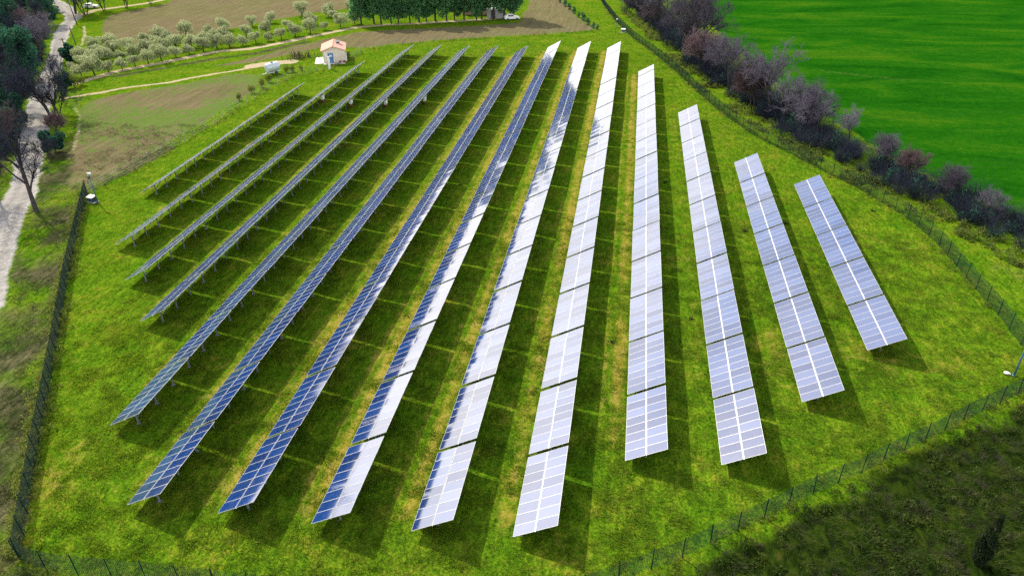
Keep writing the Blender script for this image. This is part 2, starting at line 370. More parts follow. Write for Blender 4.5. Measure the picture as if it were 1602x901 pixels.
road_r = [(128, 28), (118, 34), (108, 52), (103, 72), (99, 92), (94, 112), (88, 132), (80, 170), (72, 215), (65, 260), (58, 297), (46, 322), (32, 365), (20, 405), (8, 450), (-15, 530), (-50, 650), (-110, 850)]
road_l = [(72, -12), (82, 6), (92, 17), (101, 26), (103, 32), (93, 40), (86, 52), (80, 68), (77, 85), (70, 105), (60, 122), (54, 135), (48, 150), (40, 172), (34, 195), (28, 220), (18, 285), (3, 312), (-22, 350), (-60, 410), (-100, 490), (-170, 620), (-250, 850)]
road_poly = GL([(85, -14), (96, 2), (110, 9), (121, 19)] + road_r + road_l[::-1])
paths = [(GL([(128, 24), (150, 16.5), (180, 12.5), (205, 9), (230, 5.5), (262, -1), (300, -8)]), 1.3),
         (GL([(118, 131), (150, 122), (180, 113), (230, 103), (290, 91), (340, 81), (390, 77), (440, 68), (500, 55), (560, 43), (610, 39), (660, 37), (700, 34), (760, 31), (790, 28)]), 1.1),
         (GL([(96, 156), (125, 150), (160, 145), (200, 137), (260, 130), (300, 122), (360, 112), (400, 105), (440, 99), (458, 98)]), 0.6),
         (GL([(126, 162), (117, 168), (124, 180), (122, 205), (116, 235)]), 0.22),
         (GL([(395, 104), (425, 99), (455, 97)]), 1.9),
         (GL([(131, 42), (133, 55), (127, 72)]), 0.35)]
soil1 = GL([(122, 176), (136, 160), (200, 144), (300, 129), (372, 116), (405, 118), (414, 130), (392, 145), (330, 184), (250, 231), (180, 275), (140, 299), (110, 291), (112, 255), (122, 205)])
soil2 = GL([(160, 36), (172, 24), (262, 6), (330, -30), (600, -40), (560, 4), (545, 14), (480, 22), (420, 34), (330, 52), (268, 58), (215, 68), (170, 74), (158, 60)])
soil3 = GL([(330, 104), (400, 88), (480, 69), (560, 51), (640, 46), (760, 40), (815, 36), (830, 0), (845, -30), (868, -10), (905, 28), (930, 47), (870, 52), (800, 56), (700, 62), (620, 69), (570, 75), (500, 76), (440, 88), (390, 99)])
crop_poly = np.vstack([GL([(1602, 340), (1500, 298), (1440, 268), (1360, 225), (1320, 200), (1280, 172), (1210, 128), (1150, 78), (1105, 30), (1085, 0), (1065, -30), (1040, -70)]), [[60, 700], [900, 700], [900, 60], [62, 60]]])
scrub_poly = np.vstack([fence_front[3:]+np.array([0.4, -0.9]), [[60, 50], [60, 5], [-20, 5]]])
hedge_line = GL([(985, 8), (1030, 48), (1075, 92), (1120, 132), (1180, 172), (1240, 208), (1300, 246), (1360, 276), (1430, 308), (1500, 340), (1560, 368), (1625, 400), (1700, 440)])
verge_r = np.vstack([fence_right[1:], hedge_line])

# ------------------------------------------------------------------ the land as one grid, split by what grows or lies on it
xs = np.concatenate([np.linspace(-1500, -216, 26)[:-1], np.arange(-216, 126, 0.6), np.linspace(126, 1500, 26)])
ys = np.concatenate([np.linspace(-900, 18, 18)[:-1], np.arange(18, 262, 0.6), np.linspace(262, 1500, 24)])
XX, YY = np.meshgrid(xs, ys); X = XX.ravel(); Y = YY.ravel()
jx = X + (fbm(X, Y, 3.0, 3, 11)-0.5)*2.0; jy = Y + (fbm(X, Y, 3.0, 3, 23)-0.5)*2.0      # uneven borders
def soft(d, wdt=0.8): return np.clip(d/wdt*0.5+0.5, 0, 1)
d_field = sdist(X, Y, field_poly)
d_road = sdist(X+(jx-X)*0.5, Y+(jy-Y)*0.5, road_poly)
d_path = np.full(X.shape, -1e9)
for ln_, hw in paths: d_path = np.maximum(d_path, hw-ldist(X+(jx-X)*0.3, Y+(jy-Y)*0.3, ln_))
d_soil = np.maximum.reduce([sdist(jx, jy, s) for s in (soil1, soil2, soil3)])
d_crop = sdist(jx, jy, crop_poly)
d_scrub = sdist(jx, jy, scrub_poly)
a_gravel = np.maximum(soft(d_road, 0.9), soft(d_path, 0.7))
trackwear = fbm(X, Y, 2.5, 3, 77)
a_gravel *= np.where(soft(d_road, 0.9) > soft(d_path, 0.7), 1.0, 0.78+0.3*trackwear)
a_track = np.where(soft(d_road, 0.9) > soft(d_path, 0.7), 0.0, 1.0)
a_soil = soft(d_soil, 1.4); a_crop = soft(d_crop, 1.2); a_scrub = soft(d_scrub, 1.6)
# dry lanes: the wheel tracks between the rows of tables
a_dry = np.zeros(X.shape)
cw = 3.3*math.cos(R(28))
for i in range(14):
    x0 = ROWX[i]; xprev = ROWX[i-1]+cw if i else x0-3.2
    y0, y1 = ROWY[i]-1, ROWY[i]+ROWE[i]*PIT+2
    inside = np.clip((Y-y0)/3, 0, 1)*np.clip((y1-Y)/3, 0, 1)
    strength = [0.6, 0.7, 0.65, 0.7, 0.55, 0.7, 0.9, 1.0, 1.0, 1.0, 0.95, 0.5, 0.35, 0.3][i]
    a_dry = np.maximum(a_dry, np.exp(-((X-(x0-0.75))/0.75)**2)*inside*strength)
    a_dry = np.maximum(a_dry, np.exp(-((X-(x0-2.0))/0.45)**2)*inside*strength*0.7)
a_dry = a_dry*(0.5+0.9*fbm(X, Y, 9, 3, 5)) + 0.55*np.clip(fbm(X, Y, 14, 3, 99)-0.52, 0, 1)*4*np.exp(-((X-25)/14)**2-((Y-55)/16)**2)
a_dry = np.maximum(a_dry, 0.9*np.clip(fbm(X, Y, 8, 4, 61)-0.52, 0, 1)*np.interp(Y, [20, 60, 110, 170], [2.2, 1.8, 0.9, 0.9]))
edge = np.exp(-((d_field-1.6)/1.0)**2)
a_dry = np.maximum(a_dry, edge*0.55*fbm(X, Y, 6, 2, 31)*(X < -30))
left_out = (d_field < 0) & (d_road < 0) & (X < -30) & (Y < 100)
a_verge = np.where(left_out, 0.9*np.clip(fbm(X, Y, 5, 3, 41)*1.5-0.05, 0, 1), 0.0)
a_verge = np.maximum(a_verge, np.where((sdist(X, Y, verge_r) > 0), np.clip(fbm(X, Y, 8, 3, 51)*1.3-0.35, 0, 0.9)*np.clip((110-Y)/50, 0.0, 1), 0))
a_verge = np.maximum(a_verge, np.exp(-(ldist(X, Y, fence_back[:8])/1.6)**2)*0.35)
a_verge = np.maximum(a_verge, np.exp(-(ldist(X, Y, GL([(180, 120), (260, 106), (340, 92), (400, 84), (480, 66)]))/1.8)**2)*0.75)
a_bare = np.exp(-(ldist(X, Y, GL([(1250, 106), (1330, 116), (1420, 126), (1530, 133), (1602, 145), (1700, 160)]))/2.6)**2)*0.42*(0.5+fbm(X, Y, 7, 3, 66))
a_weedy = np.where(sdist(X, Y, soil1) > -2, 0.85, 0.15)
# relief
Z = (fbm(X, Y, 1.7, 3, 3)-0.5)*0.16 + (fbm(X, Y, 12, 2, 8)-0.5)*0.2
Z = Z + a_scrub*(fbm(X, Y, 2.5, 3, 17)-0.4)*0.8 + a_verge*(fbm(X, Y, 2.0, 3, 19)-0.4)*0.3
Z = Z*(1-0.85*a_gravel)*(1-0.5*a_crop)*np.where(np.hypot(X+40, Y-130) > 400, 0, 1)
def hz(x, y):
    """height of the land at a spot"""
    i = np.clip(np.searchsorted(xs, x)-1, 0, len(xs)-2); j = np.clip(np.searchsorted(ys, y)-1, 0, len(ys)-2)
    return Z[j*len(xs)+i]
nx, ny = len(xs), len(ys)
idx = np.arange(nx*ny).reshape(ny, nx)
quads = np.stack([idx[:-1, :-1], idx[:-1, 1:], idx[1:, 1:], idx[1:, :-1]], -1).reshape(-1, 4)
fc = lambda a: a[quads].mean(1)
kind = np.zeros(len(quads), int)
kind[fc(d_field) > 0] = 1; kind[fc(d_soil) > 0] = 2; kind[fc(d_crop) > 0] = 3
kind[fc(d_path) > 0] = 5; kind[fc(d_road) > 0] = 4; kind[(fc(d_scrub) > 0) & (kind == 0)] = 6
names = ['ground', 'grass_field', 'ploughed_field', 'crop_field', 'gravel_road', 'dirt_path', 'rough_ground']
allV = np.stack([X, Y, Z], -1)
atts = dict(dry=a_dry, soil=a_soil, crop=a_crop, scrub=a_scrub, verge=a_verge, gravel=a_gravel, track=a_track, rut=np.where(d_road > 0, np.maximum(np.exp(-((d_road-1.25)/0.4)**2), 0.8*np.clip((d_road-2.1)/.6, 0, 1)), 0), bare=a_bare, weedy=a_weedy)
for k, nm in enumerate(names):
    q = quads[kind == k]; u, inv = np.unique(q, return_inverse=True)
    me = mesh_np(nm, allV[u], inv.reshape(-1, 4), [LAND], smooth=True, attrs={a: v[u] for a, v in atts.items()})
    tag(link(nm, me), kind='structure')

# ------------------------------------------------------------------ small plants, built as loose blades
def blades(P, per, h, wdt, spread, lean=0.5):
    """P (n,2) clump centres -> triangles"""
    n = len(P)*per
    c = np.repeat(P, per, 0) + rng.normal(0, spread, (n, 2))
    hh = np.repeat(h, per) if np.ndim(h) else np.full(n, h)
    hh = hh*rng.uniform(0.5, 1.2, n); ww = wdt*rng.uniform(0.6, 1.4, n)
    a = rng.uniform(0, 2*np.pi, n); z = hz(c[:, 0], c[:, 1])-0.02
    dx, dy = np.cos(a)*ww/2, np.sin(a)*ww/2
    le = rng.normal(0, lean, (n, 2))*hh[:, None]
    V = np.empty((n, 3, 3))
    V[:, 0] = np.stack([c[:, 0]-dx, c[:, 1]-dy, z], -1); V[:, 1] = np.stack([c[:, 0]+dx, c[:, 1]+dy, z], -1)
    le += hh[:, None]*np.array([0.45, -0.25])
    V[:, 2] = np.stack([c[:, 0]+le[:, 0], c[:, 1]+le[:, 1], z+hh], -1)
    return V.reshape(-1, 3), np.arange(n*3).reshape(-1, 3)
def scatter(n, x0, x1, y0, y1, near=True):
    x = rng.uniform(x0, x1, n)
    t = rng.uniform(0, 1, n); y = y0+(y1-y0)*(t**1.7 if near else t)
    return np.stack([x, y], -1)
P = scatter(110000, -75, 48, 22, 185)
d = sdist(P[:, 0], P[:, 1], field_poly); m = fbm(P[:, 0], P[:, 1], 1.6, 3, 3) + 0.25*fbm(P[:, 0], P[:, 1], 6, 2, 9)
P = P[(d > 0.3) & (m > 0.56)]
P2 = np.stack([rng.uniform(-50, 42, 90000), 22+rng.random(90000)**1.3*60], -1)
P2 = P2[(sdist(P2[:, 0], P2[:, 1], field_poly) > 0.2) & (fbm(P2[:, 0], P2[:, 1], 1.1, 3, 13) > 0.47)]
P = np.vstack([P, P2])
V, Fc = blades(P, 9, 0.09+0.38*np.clip(fbm(P[:, 0], P[:, 1], 1.3, 3, 29)-0.33, 0, 1), 0.055, 0.17, 0.7)
tag(link('grass', mesh_np('grass', V, Fc, [GRASS], attrs=dict(shade=np.repeat(rng.uniform(0.6, 1.4, len(Fc)), 3)))), 'short grass blades growing in tufts all over the fenced field', 'grass', kind='stuff')
P = scatter(30000, -110, -30, 20, 110)
P = P[(sdist(P[:, 0], P[:, 1], field_poly) < -0.4) & (sdist(P[:, 0], P[:, 1], road_poly) < -0.8) & (fbm(P[:, 0], P[:, 1], 2.2, 3, 41) > 0.45)]
V, Fc = blades(P, 9, 0.32, 0.05, 0.25, 0.8)
tag(link('dry_grass', mesh_np('dry_grass', V, Fc, [VGRASS])), 'pale dry grass on the verge between the gravel road and the fence', 'grass', kind='stuff')

def leafballs(P, rad, hgt, n, size):
    """low leafy mounds at P"""
    N = len(P)*n
    rr = np.repeat(np.broadcast_to(rad, len(P)), n); hh = np.repeat(np.broadcast_to(hgt, len(P)), n)
    u = rng.normal(0, 1, (N, 3)); u /= np.linalg.norm(u, axis=1)[:, None]; u *= (rng.uniform(0.2, 1, N)**0.5)[:, None]
    c = np.repeat(P, n, 0); z = hz(c[:, 0], c[:, 1])
    C = np.stack([c[:, 0]+u[:, 0]*rr, c[:, 1]+u[:, 1]*rr, z+np.abs(u[:, 2])*hh], -1)
    return leafquads(C, size)
def leafquads(C, size, up=0.0):
    N = len(C); a = rng.normal(0, 1, (N, 3)); a[:, 2] += up; a /= np.linalg.norm(a, axis=1)[:, None]
    b = np.cross(a, rng.normal(0, 1, (N, 3))); b /= np.linalg.norm(b, axis=1)[:, None]
    s = size*rng.uniform(0.55, 1.4, N)[:, None]
    V = np.stack([C-a*s, C-b*s*0.45, C+a*s, C+b*s*0.45], 1).reshape(-1, 3)
    return V, np.arange(N*4).reshape(-1, 4)
def stalks(P, rad, hgt, n, wdt):
    """fans of bare stalks standing at P"""
    N = len(P)*n; rr = np.repeat(np.broadcast_to(rad, len(P)), n); hh = np.repeat(np.broadcast_to(hgt, len(P)), n)*rng.uniform(0.45, 1.1, N)
    c = np.repeat(P, n, 0); a = rng.uniform(0, 2*np.pi, N); t = rng.uniform(0, 1, N)**0.7
    b0 = np.stack([c[:, 0]+np.cos(a)*rr*t*0.5, c[:, 1]+np.sin(a)*rr*t*0.5, hz(c[:, 0], c[:, 1])+hh*rng.uniform(-0.05, 0.55, N)*t], -1)
    a2 = a+rng.normal(0, 0.6, N)
    b1 = b0+np.stack([np.cos(a2)*rr*t*0.8, np.sin(a2)*rr*t*0.8, hh*(1-0.35*t)*rng.uniform(0.4, 0.8, N)], -1)
    s = rng.normal(0, 1, (N, 3)); s /= np.linalg.norm(s, axis=1)[:, None]; s *= (wdt*rng.uniform(0.6, 1.4, N))[:, None]
    V = np.stack([b0-s, b0+s, b1], 1).reshape(-1, 3)
    return V, np.arange(N*3).reshape(-1, 3)
def join(*parts):
    Vs, Fs, Ms, o = [], [], [], 0
    for (V, Fc), mi in parts:
        Vs.append(V); F3 = Fc.tolist(); Fs += [[i+o for i in f] for f in F3]; Ms += [mi]*len(F3); o += len(V)
    return np.vstack(Vs), Fs, Ms

# weeds along the fences
P = np.array(along(fence_left, 0.28, 0.3)+along(fence_front, 0.5, 0.3)+along(fence_right, 0.7, 0.4)+along(fence_back, 0.6, 0.35))
P = P[fbm(P[:, 0], P[:, 1], 3, 2, 71) > 0.38]
V, Fc = leafballs(P, 0.35, rng.uniform(0.3, 0.9, len(P)), 26, 0.10)
P = np.array(along(fence_left, 0.33, 0.25))+np.array([-0.75, 0.0]); P = P[fbm(P[:, 0], P[:, 1], 4, 2, 72) > 0.42]
V2, F2 = leafballs(P, 0.5, rng.uniform(0.5, 1.5, len(P)), 60, 0.11)
V, Fc = np.vstack([V, V2]), np.vstack([Fc, F2+len(V)])
tag(link('weeds', mesh_np('weeds', V, Fc, [WEED])), 'yellow green weeds growing along the foot of the wire fences', 'weeds', kind='stuff')
# scrub outside the front fence
P = scatter(2600, -5, 50, 22, 62, False)
dd = sdist(P[:, 0], P[:, 1], scrub_poly); P = P[(dd > -0.2) & (fbm(P[:, 0], P[:, 1], 5, 3, 81)+np.exp(-dd/2)*0.3 > 0.5)]
k = len(P)//2
V, Fc, Mi = join((leafballs(P[:k], rng.uniform(0.3, 0.7, k), rng.uniform(0.2, 0.8, k), 60, 0.10), 0), (stalks(P[k:], rng.uniform(0.4, 0.9, len(P)-k), rng.uniform(0.4, 1.1, len(P)-k), 50, 0.012), 1))
Pq = scatter(9000, -5, 50, 22, 62, False); Pq = Pq[(sdist(Pq[:, 0], Pq[:, 1], scrub_poly) > 0.3) & (fbm(Pq[:, 0], Pq[:, 1], 3.5, 3, 47) > 0.46)]
V3, F3 = blades(Pq, 10, 0.2+0.5*fbm(Pq[:, 0], Pq[:, 1], 2.0, 3, 37), 0.035, 0.25, 0.8)
o3 = len(V); V = np.vstack([V, V3]); Fc = Fc+[[i+o3 for i in f] for f in F3.tolist()]; Mi = Mi+[0 if i % 6 else 1 for i in range(len(F3))]
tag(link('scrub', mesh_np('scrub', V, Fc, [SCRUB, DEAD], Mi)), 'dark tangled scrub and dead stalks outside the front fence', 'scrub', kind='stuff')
# brambles between right fence and hedge
P = np.stack([rng.uniform(-10, 45, 9000), rng.uniform(66, 215, 9000)], -1)
dv = sdist(P[:, 0], P[:, 1], verge_r); near_h = ldist(P[:, 0], P[:, 1], hedge_line)
P = P[(dv > 0.2) & (near_h < 4.5) & (fbm(P[:, 0], P[:, 1], 4, 3, 91) > 0.42)]
V, Fc = leafballs(P, rng.uniform(0.4, 0.9, len(P)), rng.uniform(0.3, 1.2, len(P)), 40, 0.16)
tag(link('brambles', mesh_np('brambles', V, Fc, [BRAM])), 'green brambles sprawling between the long right fence and the hedge', 'brambles', kind='stuff')
# low bare thicket that fills the hedge
P = np.array(along(hedge_line, 0.4, 1.3)); P = P+np.array([1.2, 0.9])*rng.uniform(0, 3.2, (len(P), 1))
hh = rng.uniform(2.2, 4.6, len(P))*np.interp(P[:, 1], [70, 105, 125, 200], [0.95, 1.0, 1.25, 1.2]); kk = rng.random(len(P)) < 0.35
V, Fc, Mi = join((stalks(P, hh*0.5, hh, 300, 0.017), 0), (leafballs(P[kk], rng.uniform(.6, 1.2, kk.sum()), hh[kk]*rng.uniform(0.3, 1.1, kk.sum()), 120, 0.15), 1))
tag(link('thicket', mesh_np('thicket', V, Fc, [TWIGD, EVER], Mi)), 'bare grey thicket filling the hedge beside the green crop field', 'thicket', kind='stuff')

# ------------------------------------------------------------------ trees
def bare_tree(seed, Ht, stems=1, spread=0.55, droop=0.0, fine=8):
    rs = np.random.default_rng(seed); trunk = MB(); segs = []
    def grow(p, d, L, r, lev):
        nseg = 3 if lev < 2 else 2
        pts = [p]; dirs = []
        for i in range(nseg):
            d = d + rs.normal(0, 0.13+0.05*lev, 3) + np.array([0, 0, 0.08-droop*lev]); d /= np.linalg.norm(d)
            p = p+d*L/nseg; pts.append(p); dirs.append(d)
        for i in range(nseg):
            r0 = r*(1-0.75*i/nseg*0.8); r1 = r*(1-0.75*(i+1)/nseg*0.8)
            if lev <= 1: trunk.tube(pts[i], pts[i+1], r0, r1, 7 if lev == 0 else 5, 0, cap=(i == 0 or i == nseg-1))
            else: segs.append((pts[i], pts[i+1], r0, r1, lev))
        if lev >= 4: return
        kids = [7, 6, 5, fine][lev]
        for c in range(kids):
            t = rs.uniform(0.35 if lev == 0 else 0.2, 1.0); f = t*nseg; i = min(int(f), nseg-1)
            q = pts[i]+(pts[i+1]-pts[i])*(f-i)
            s = rs.normal(0, 1, 3); s -= s.dot(dirs[i])*dirs[i]; s /= np.linalg.norm(s)
            ang = rs.uniform(0.35, 0.95)*(spread/0.55)
            nd = dirs[i]*math.cos(ang)+s*math.sin(ang); nd[2] += 0.12
            grow(q, nd/np.linalg.norm(nd), L*rs.uniform(0.5, 0.72), r*(0.45 if lev < 2 else 0.5), lev+1)
    for k in range(stems):
        a = 2*math.pi*k/stems+rs.uniform(0, 1)
        d0 = np.array([math.cos(a)*0.28, math.sin(a)*0.28, 1]) if stems > 1 else np.array([rs.normal(0, .08), rs.normal(0, .08), 1])
        grow(np.array([math.cos(a)*0.25, math.sin(a)*0.25, -0.15]) if stems > 1 else np.array([0, 0, -0.15]), d0/np.linalg.norm(d0), Ht*0.5, Ht*0.022*(1.0 if stems == 1 else 0.75), 0)
    # twigs as slim three sided spikes
    S = segs; n = len(S)
    p0 = np.array([s[0] for s in S]); p1 = np.array([s[1] for s in S]); r0 = np.maximum(np.array([s[2] for s in S])*1.15, 0.018); r1 = np.maximum(np.array([s[3] for s in S]), 0.012)
    d = p1-p0; d /= np.linalg.norm(d, axis=1)[:, None]
    x = np.cross(d, rs.normal(0, 1, (n, 3))); x /= np.linalg.norm(x, axis=1)[:, None]; y = np.cross(d, x)
    V = np.empty((n, 6, 3))
    for i in range(3):
        o = x*math.cos(i*2.0944)+y*math.sin(i*2.0944)
        V[:, i] = p0+o*r0[:, None]; V[:, 3+i] = p1+o*r1[:, None]
    b = (np.arange(n)*6)[:, None]
    Fc = np.concatenate([b+np.array(q) for q in ((0, 1, 4, 3), (1, 2, 5, 4), (2, 0, 3, 5))], 0)
    return trunk.mesh('trunk', BARK), V.reshape(-1, 3), Fc
def bare_kind(seed, Ht, mat, **kw):
    t, V, Fc = bare_tree(seed, Ht, **kw)
    return t, mesh_np('crown', V, Fc, [mat])
def leafy_kind(seed, lobes, per, size, mat, th, tr, up=0.0, limbs=4):
    """lobes: (x,y,z,rx,rz)"""
    global rng
    keep = rng; rng = np.random.default_rng(seed)
    t = MB(); t.tube((0, 0, -0.15), (0.05, 0.02, th), tr, tr*0.6, 7)
    C = []
    for i, (x, y, z, rx, rz_) in enumerate(lobes):
        if i < limbs: t.tube((0.05, 0.02, th*0.9), (x*0.8, y*0.8, z), tr*0.5, tr*0.15, 5)
        u = rng.normal(0, 1, (per, 3)); u /= np.linalg.norm(u, axis=1)[:, None]
        u *= (rng.uniform(0.25, 1.12, per)**0.45)[:, None]
        C.append(np.array([x, y, z])+u*np.array([rx, rx, rz_]))
    C = np.vstack(C)
    # gaps in the crown
    k = fbm(C[:, 0]*1.0+C[:, 2]*0.7+seed*9.1, C[:, 1]*1.0-C[:, 2]*0.6, 0.22*max(l[3] for l in lobes)+0.25, 2, seed) > 0.36
    V, Fc = leafquads(C[k], size, up)
    me = mesh_np('crown', V, Fc, [mat]); rng = keep
    return t.mesh('trunk', BARK), me
def lobes_olive(s):
    r_ = random.Random(s)
    L = [(0, 0, 2.0, 1.1, 0.95)]
    for k in range(7):
        a = k*0.9+r_.uniform(0, .6); L.append((math.cos(a)*r_.uniform(.7, 1.2), math.sin(a)*r_.uniform(.7, 1.2), r_.uniform(1.15, 2.7), r_.uniform(.5, .95), r_.uniform(.5, .85)))
    return L
def lobes_pine(s, Ht):
    r_ = random.Random(s); L = []
    n = 17
    for k in range(n):
        f = k/(n-1); z = Ht*(0.22+0.74*f); rr = (1.0-f*0.6)*2.3*r_.uniform(.55, 1)
        a = k*2.4; L.append((math.cos(a)*rr*.75, math.sin(a)*rr*.75, z, 0.75+rr*.35, 0.9+r_.uniform(0, .7)))
    return L
def lobes_ever(s, Ht, rad):
    r_ = random.Random(s); L = []
    for k in range(14):
        a = k*2.4; f = r_.uniform(0, 1); L.append((math.cos(a)*rad*r_.uniform(.2, .8), math.sin(a)*rad*r_.uniform(.2, .8), Ht*(.25+.65*f), rad*r_.uniform(.3, .5), rad*r_.uniform(.3, .55)))
    return L
KB = [bare_kind(1, 11, TWIG), bare_kind(2, 10, TWIG, spread=0.62), bare_kind(3, 10, TWIGR, spread=0.6, stems=3, fine=8), bare_kind(4, 11, TWIG, stems=3, spread=0.45, fine=8)]
KD = [bare_kind(11, 13, TWIGD, spread=0.6, fine=4), bare_kind(12, 11, TWIGD, stems=3, spread=0.4, fine=4), bare_kind(13, 10, TWIGR, spread=0.55, fine=5)]
KO = [leafy_kind(20+i, lobes_olive(i), 360, 0.13, OLIVE, 1.1, 0.15) for i in range(4)]
KP = [leafy_kind(30+i, lobes_pine(i, 12), 420, 0.30, PINE, 10.5, 0.22, 0, 0) for i in range(3)]
KE = [leafy_kind(40+i, lobes_ever(i, h_, r_), 420, 0.26, EVER, h_*0.5, 0.2) for i, (h_, r_) in enumerate([(9, 3.0), (5, 2.4)])]
KS = [leafy_kind(50, [(0, 0, .6, .5, .6), (.3, .1, 1.0, .4, .6), (-.25, .1, .9, .4, .5)], 240, 0.09, WEED, .5, .04)]
KV = [leafy_kind(60, [(0, 0, .55, .55, .6), (.15, .1, 1.1, .4, .6)], 300, 0.10, EVER, .4, .05)]
KC = [leafy_kind(70, [(0, 0, 0.45+.36*i, .48-.062*abs(i-2)-(.05 if i > 4 else 0), .44) for i in range(8)], 1300, 0.075, CYP, 2.6, 0.07, 2.5, 0)]
def plant(name, kind_, xy, sc, rz, label, cat, group=None, lean=(0, 0), parts=('trunk', 'crown')):
    z = float(hz(np.array([xy[0]]), np.array([xy[1]]))[0])
    e = empty(name, (float(xy[0]), float(xy[1]), z-0.03), 0, label, cat, group)
    e.rotation_euler = (lean[0], lean[1], rz); e.scale = (sc, sc, sc)
    for nm, me in zip(parts, kind_): link(nm, me, e)
    return e

# hedge trees on the right, far end to near end
hedge = [(985, 22, 6, 3), (1003, 30, 8, 0), (1015, 45, 6.5, 2), (1042, 52, 11, 1), (1066, 78, 13, 0), (1082, 92, 12, 3), (1100, 112, 8, 2), (1122, 122, 7, 3), (1140, 142, 8.5, 0), (1160, 160, 9.5, 1), (1178, 172, 7.5, 2),
         (1204, 184, 10.5, 0), (1222, 190, 8.5, 1), (1262, 212, 6, 3), (1277, 206, 8.5, 1), (1328, 226, 5.0, 0), (1375, 262, 4.2, 3), (1425, 284, 4.4, 2), (1478, 312, 4.0, 3), (1535, 338, 4.2, 1)]
hl = ['small bare tree where the hedge meets the top of the photo', 'slim grey bare tree at the far end of the right hedge', 'low russet bush tree beside the far end of the right fence',
      'bare purple grey tree just left of the tallest hedge tree', 'tallest bare tree of the right hedge, dense rounded grey crown', 'many stemmed bare tree on the near side of the tallest hedge tree',
      'low russet bare tree filling the dip below the tallest hedge tree', 'low bare tree in the dip midway along the dense hedge', 'bare brown tree at the far side of the middle hedge clump',
      'wide bare tree in the middle of the hedge clump', 'russet bare tree on the near side of the middle hedge clump', 'broad bare tree with upright grey branches before the lone round tree',
      'bare tree leaning towards the crop field beside the broad tree', 'small bare bush tree at the foot of the lone round tree', 'lone round bare tree standing out against the green crop',
      'thin sparse sapling just right of the lone round tree', 'first low bare tree in the thin stretch of hedge', 'second low bare tree in the thin stretch of hedge', 'third low bare tree in the thin stretch of hedge, near right edge', 'last low bare tree in the hedge, closest to the right edge']
for (px, py, ht, k), lb in zip(hedge, hl):
    plant('bare_tree', KB[k], G(px, py)[:2], ht*1.34/([11, 10, 10, 11][k]*1.08), random.uniform(0, 6.28), lb, 'tree', 'bare trees in the right hedge')
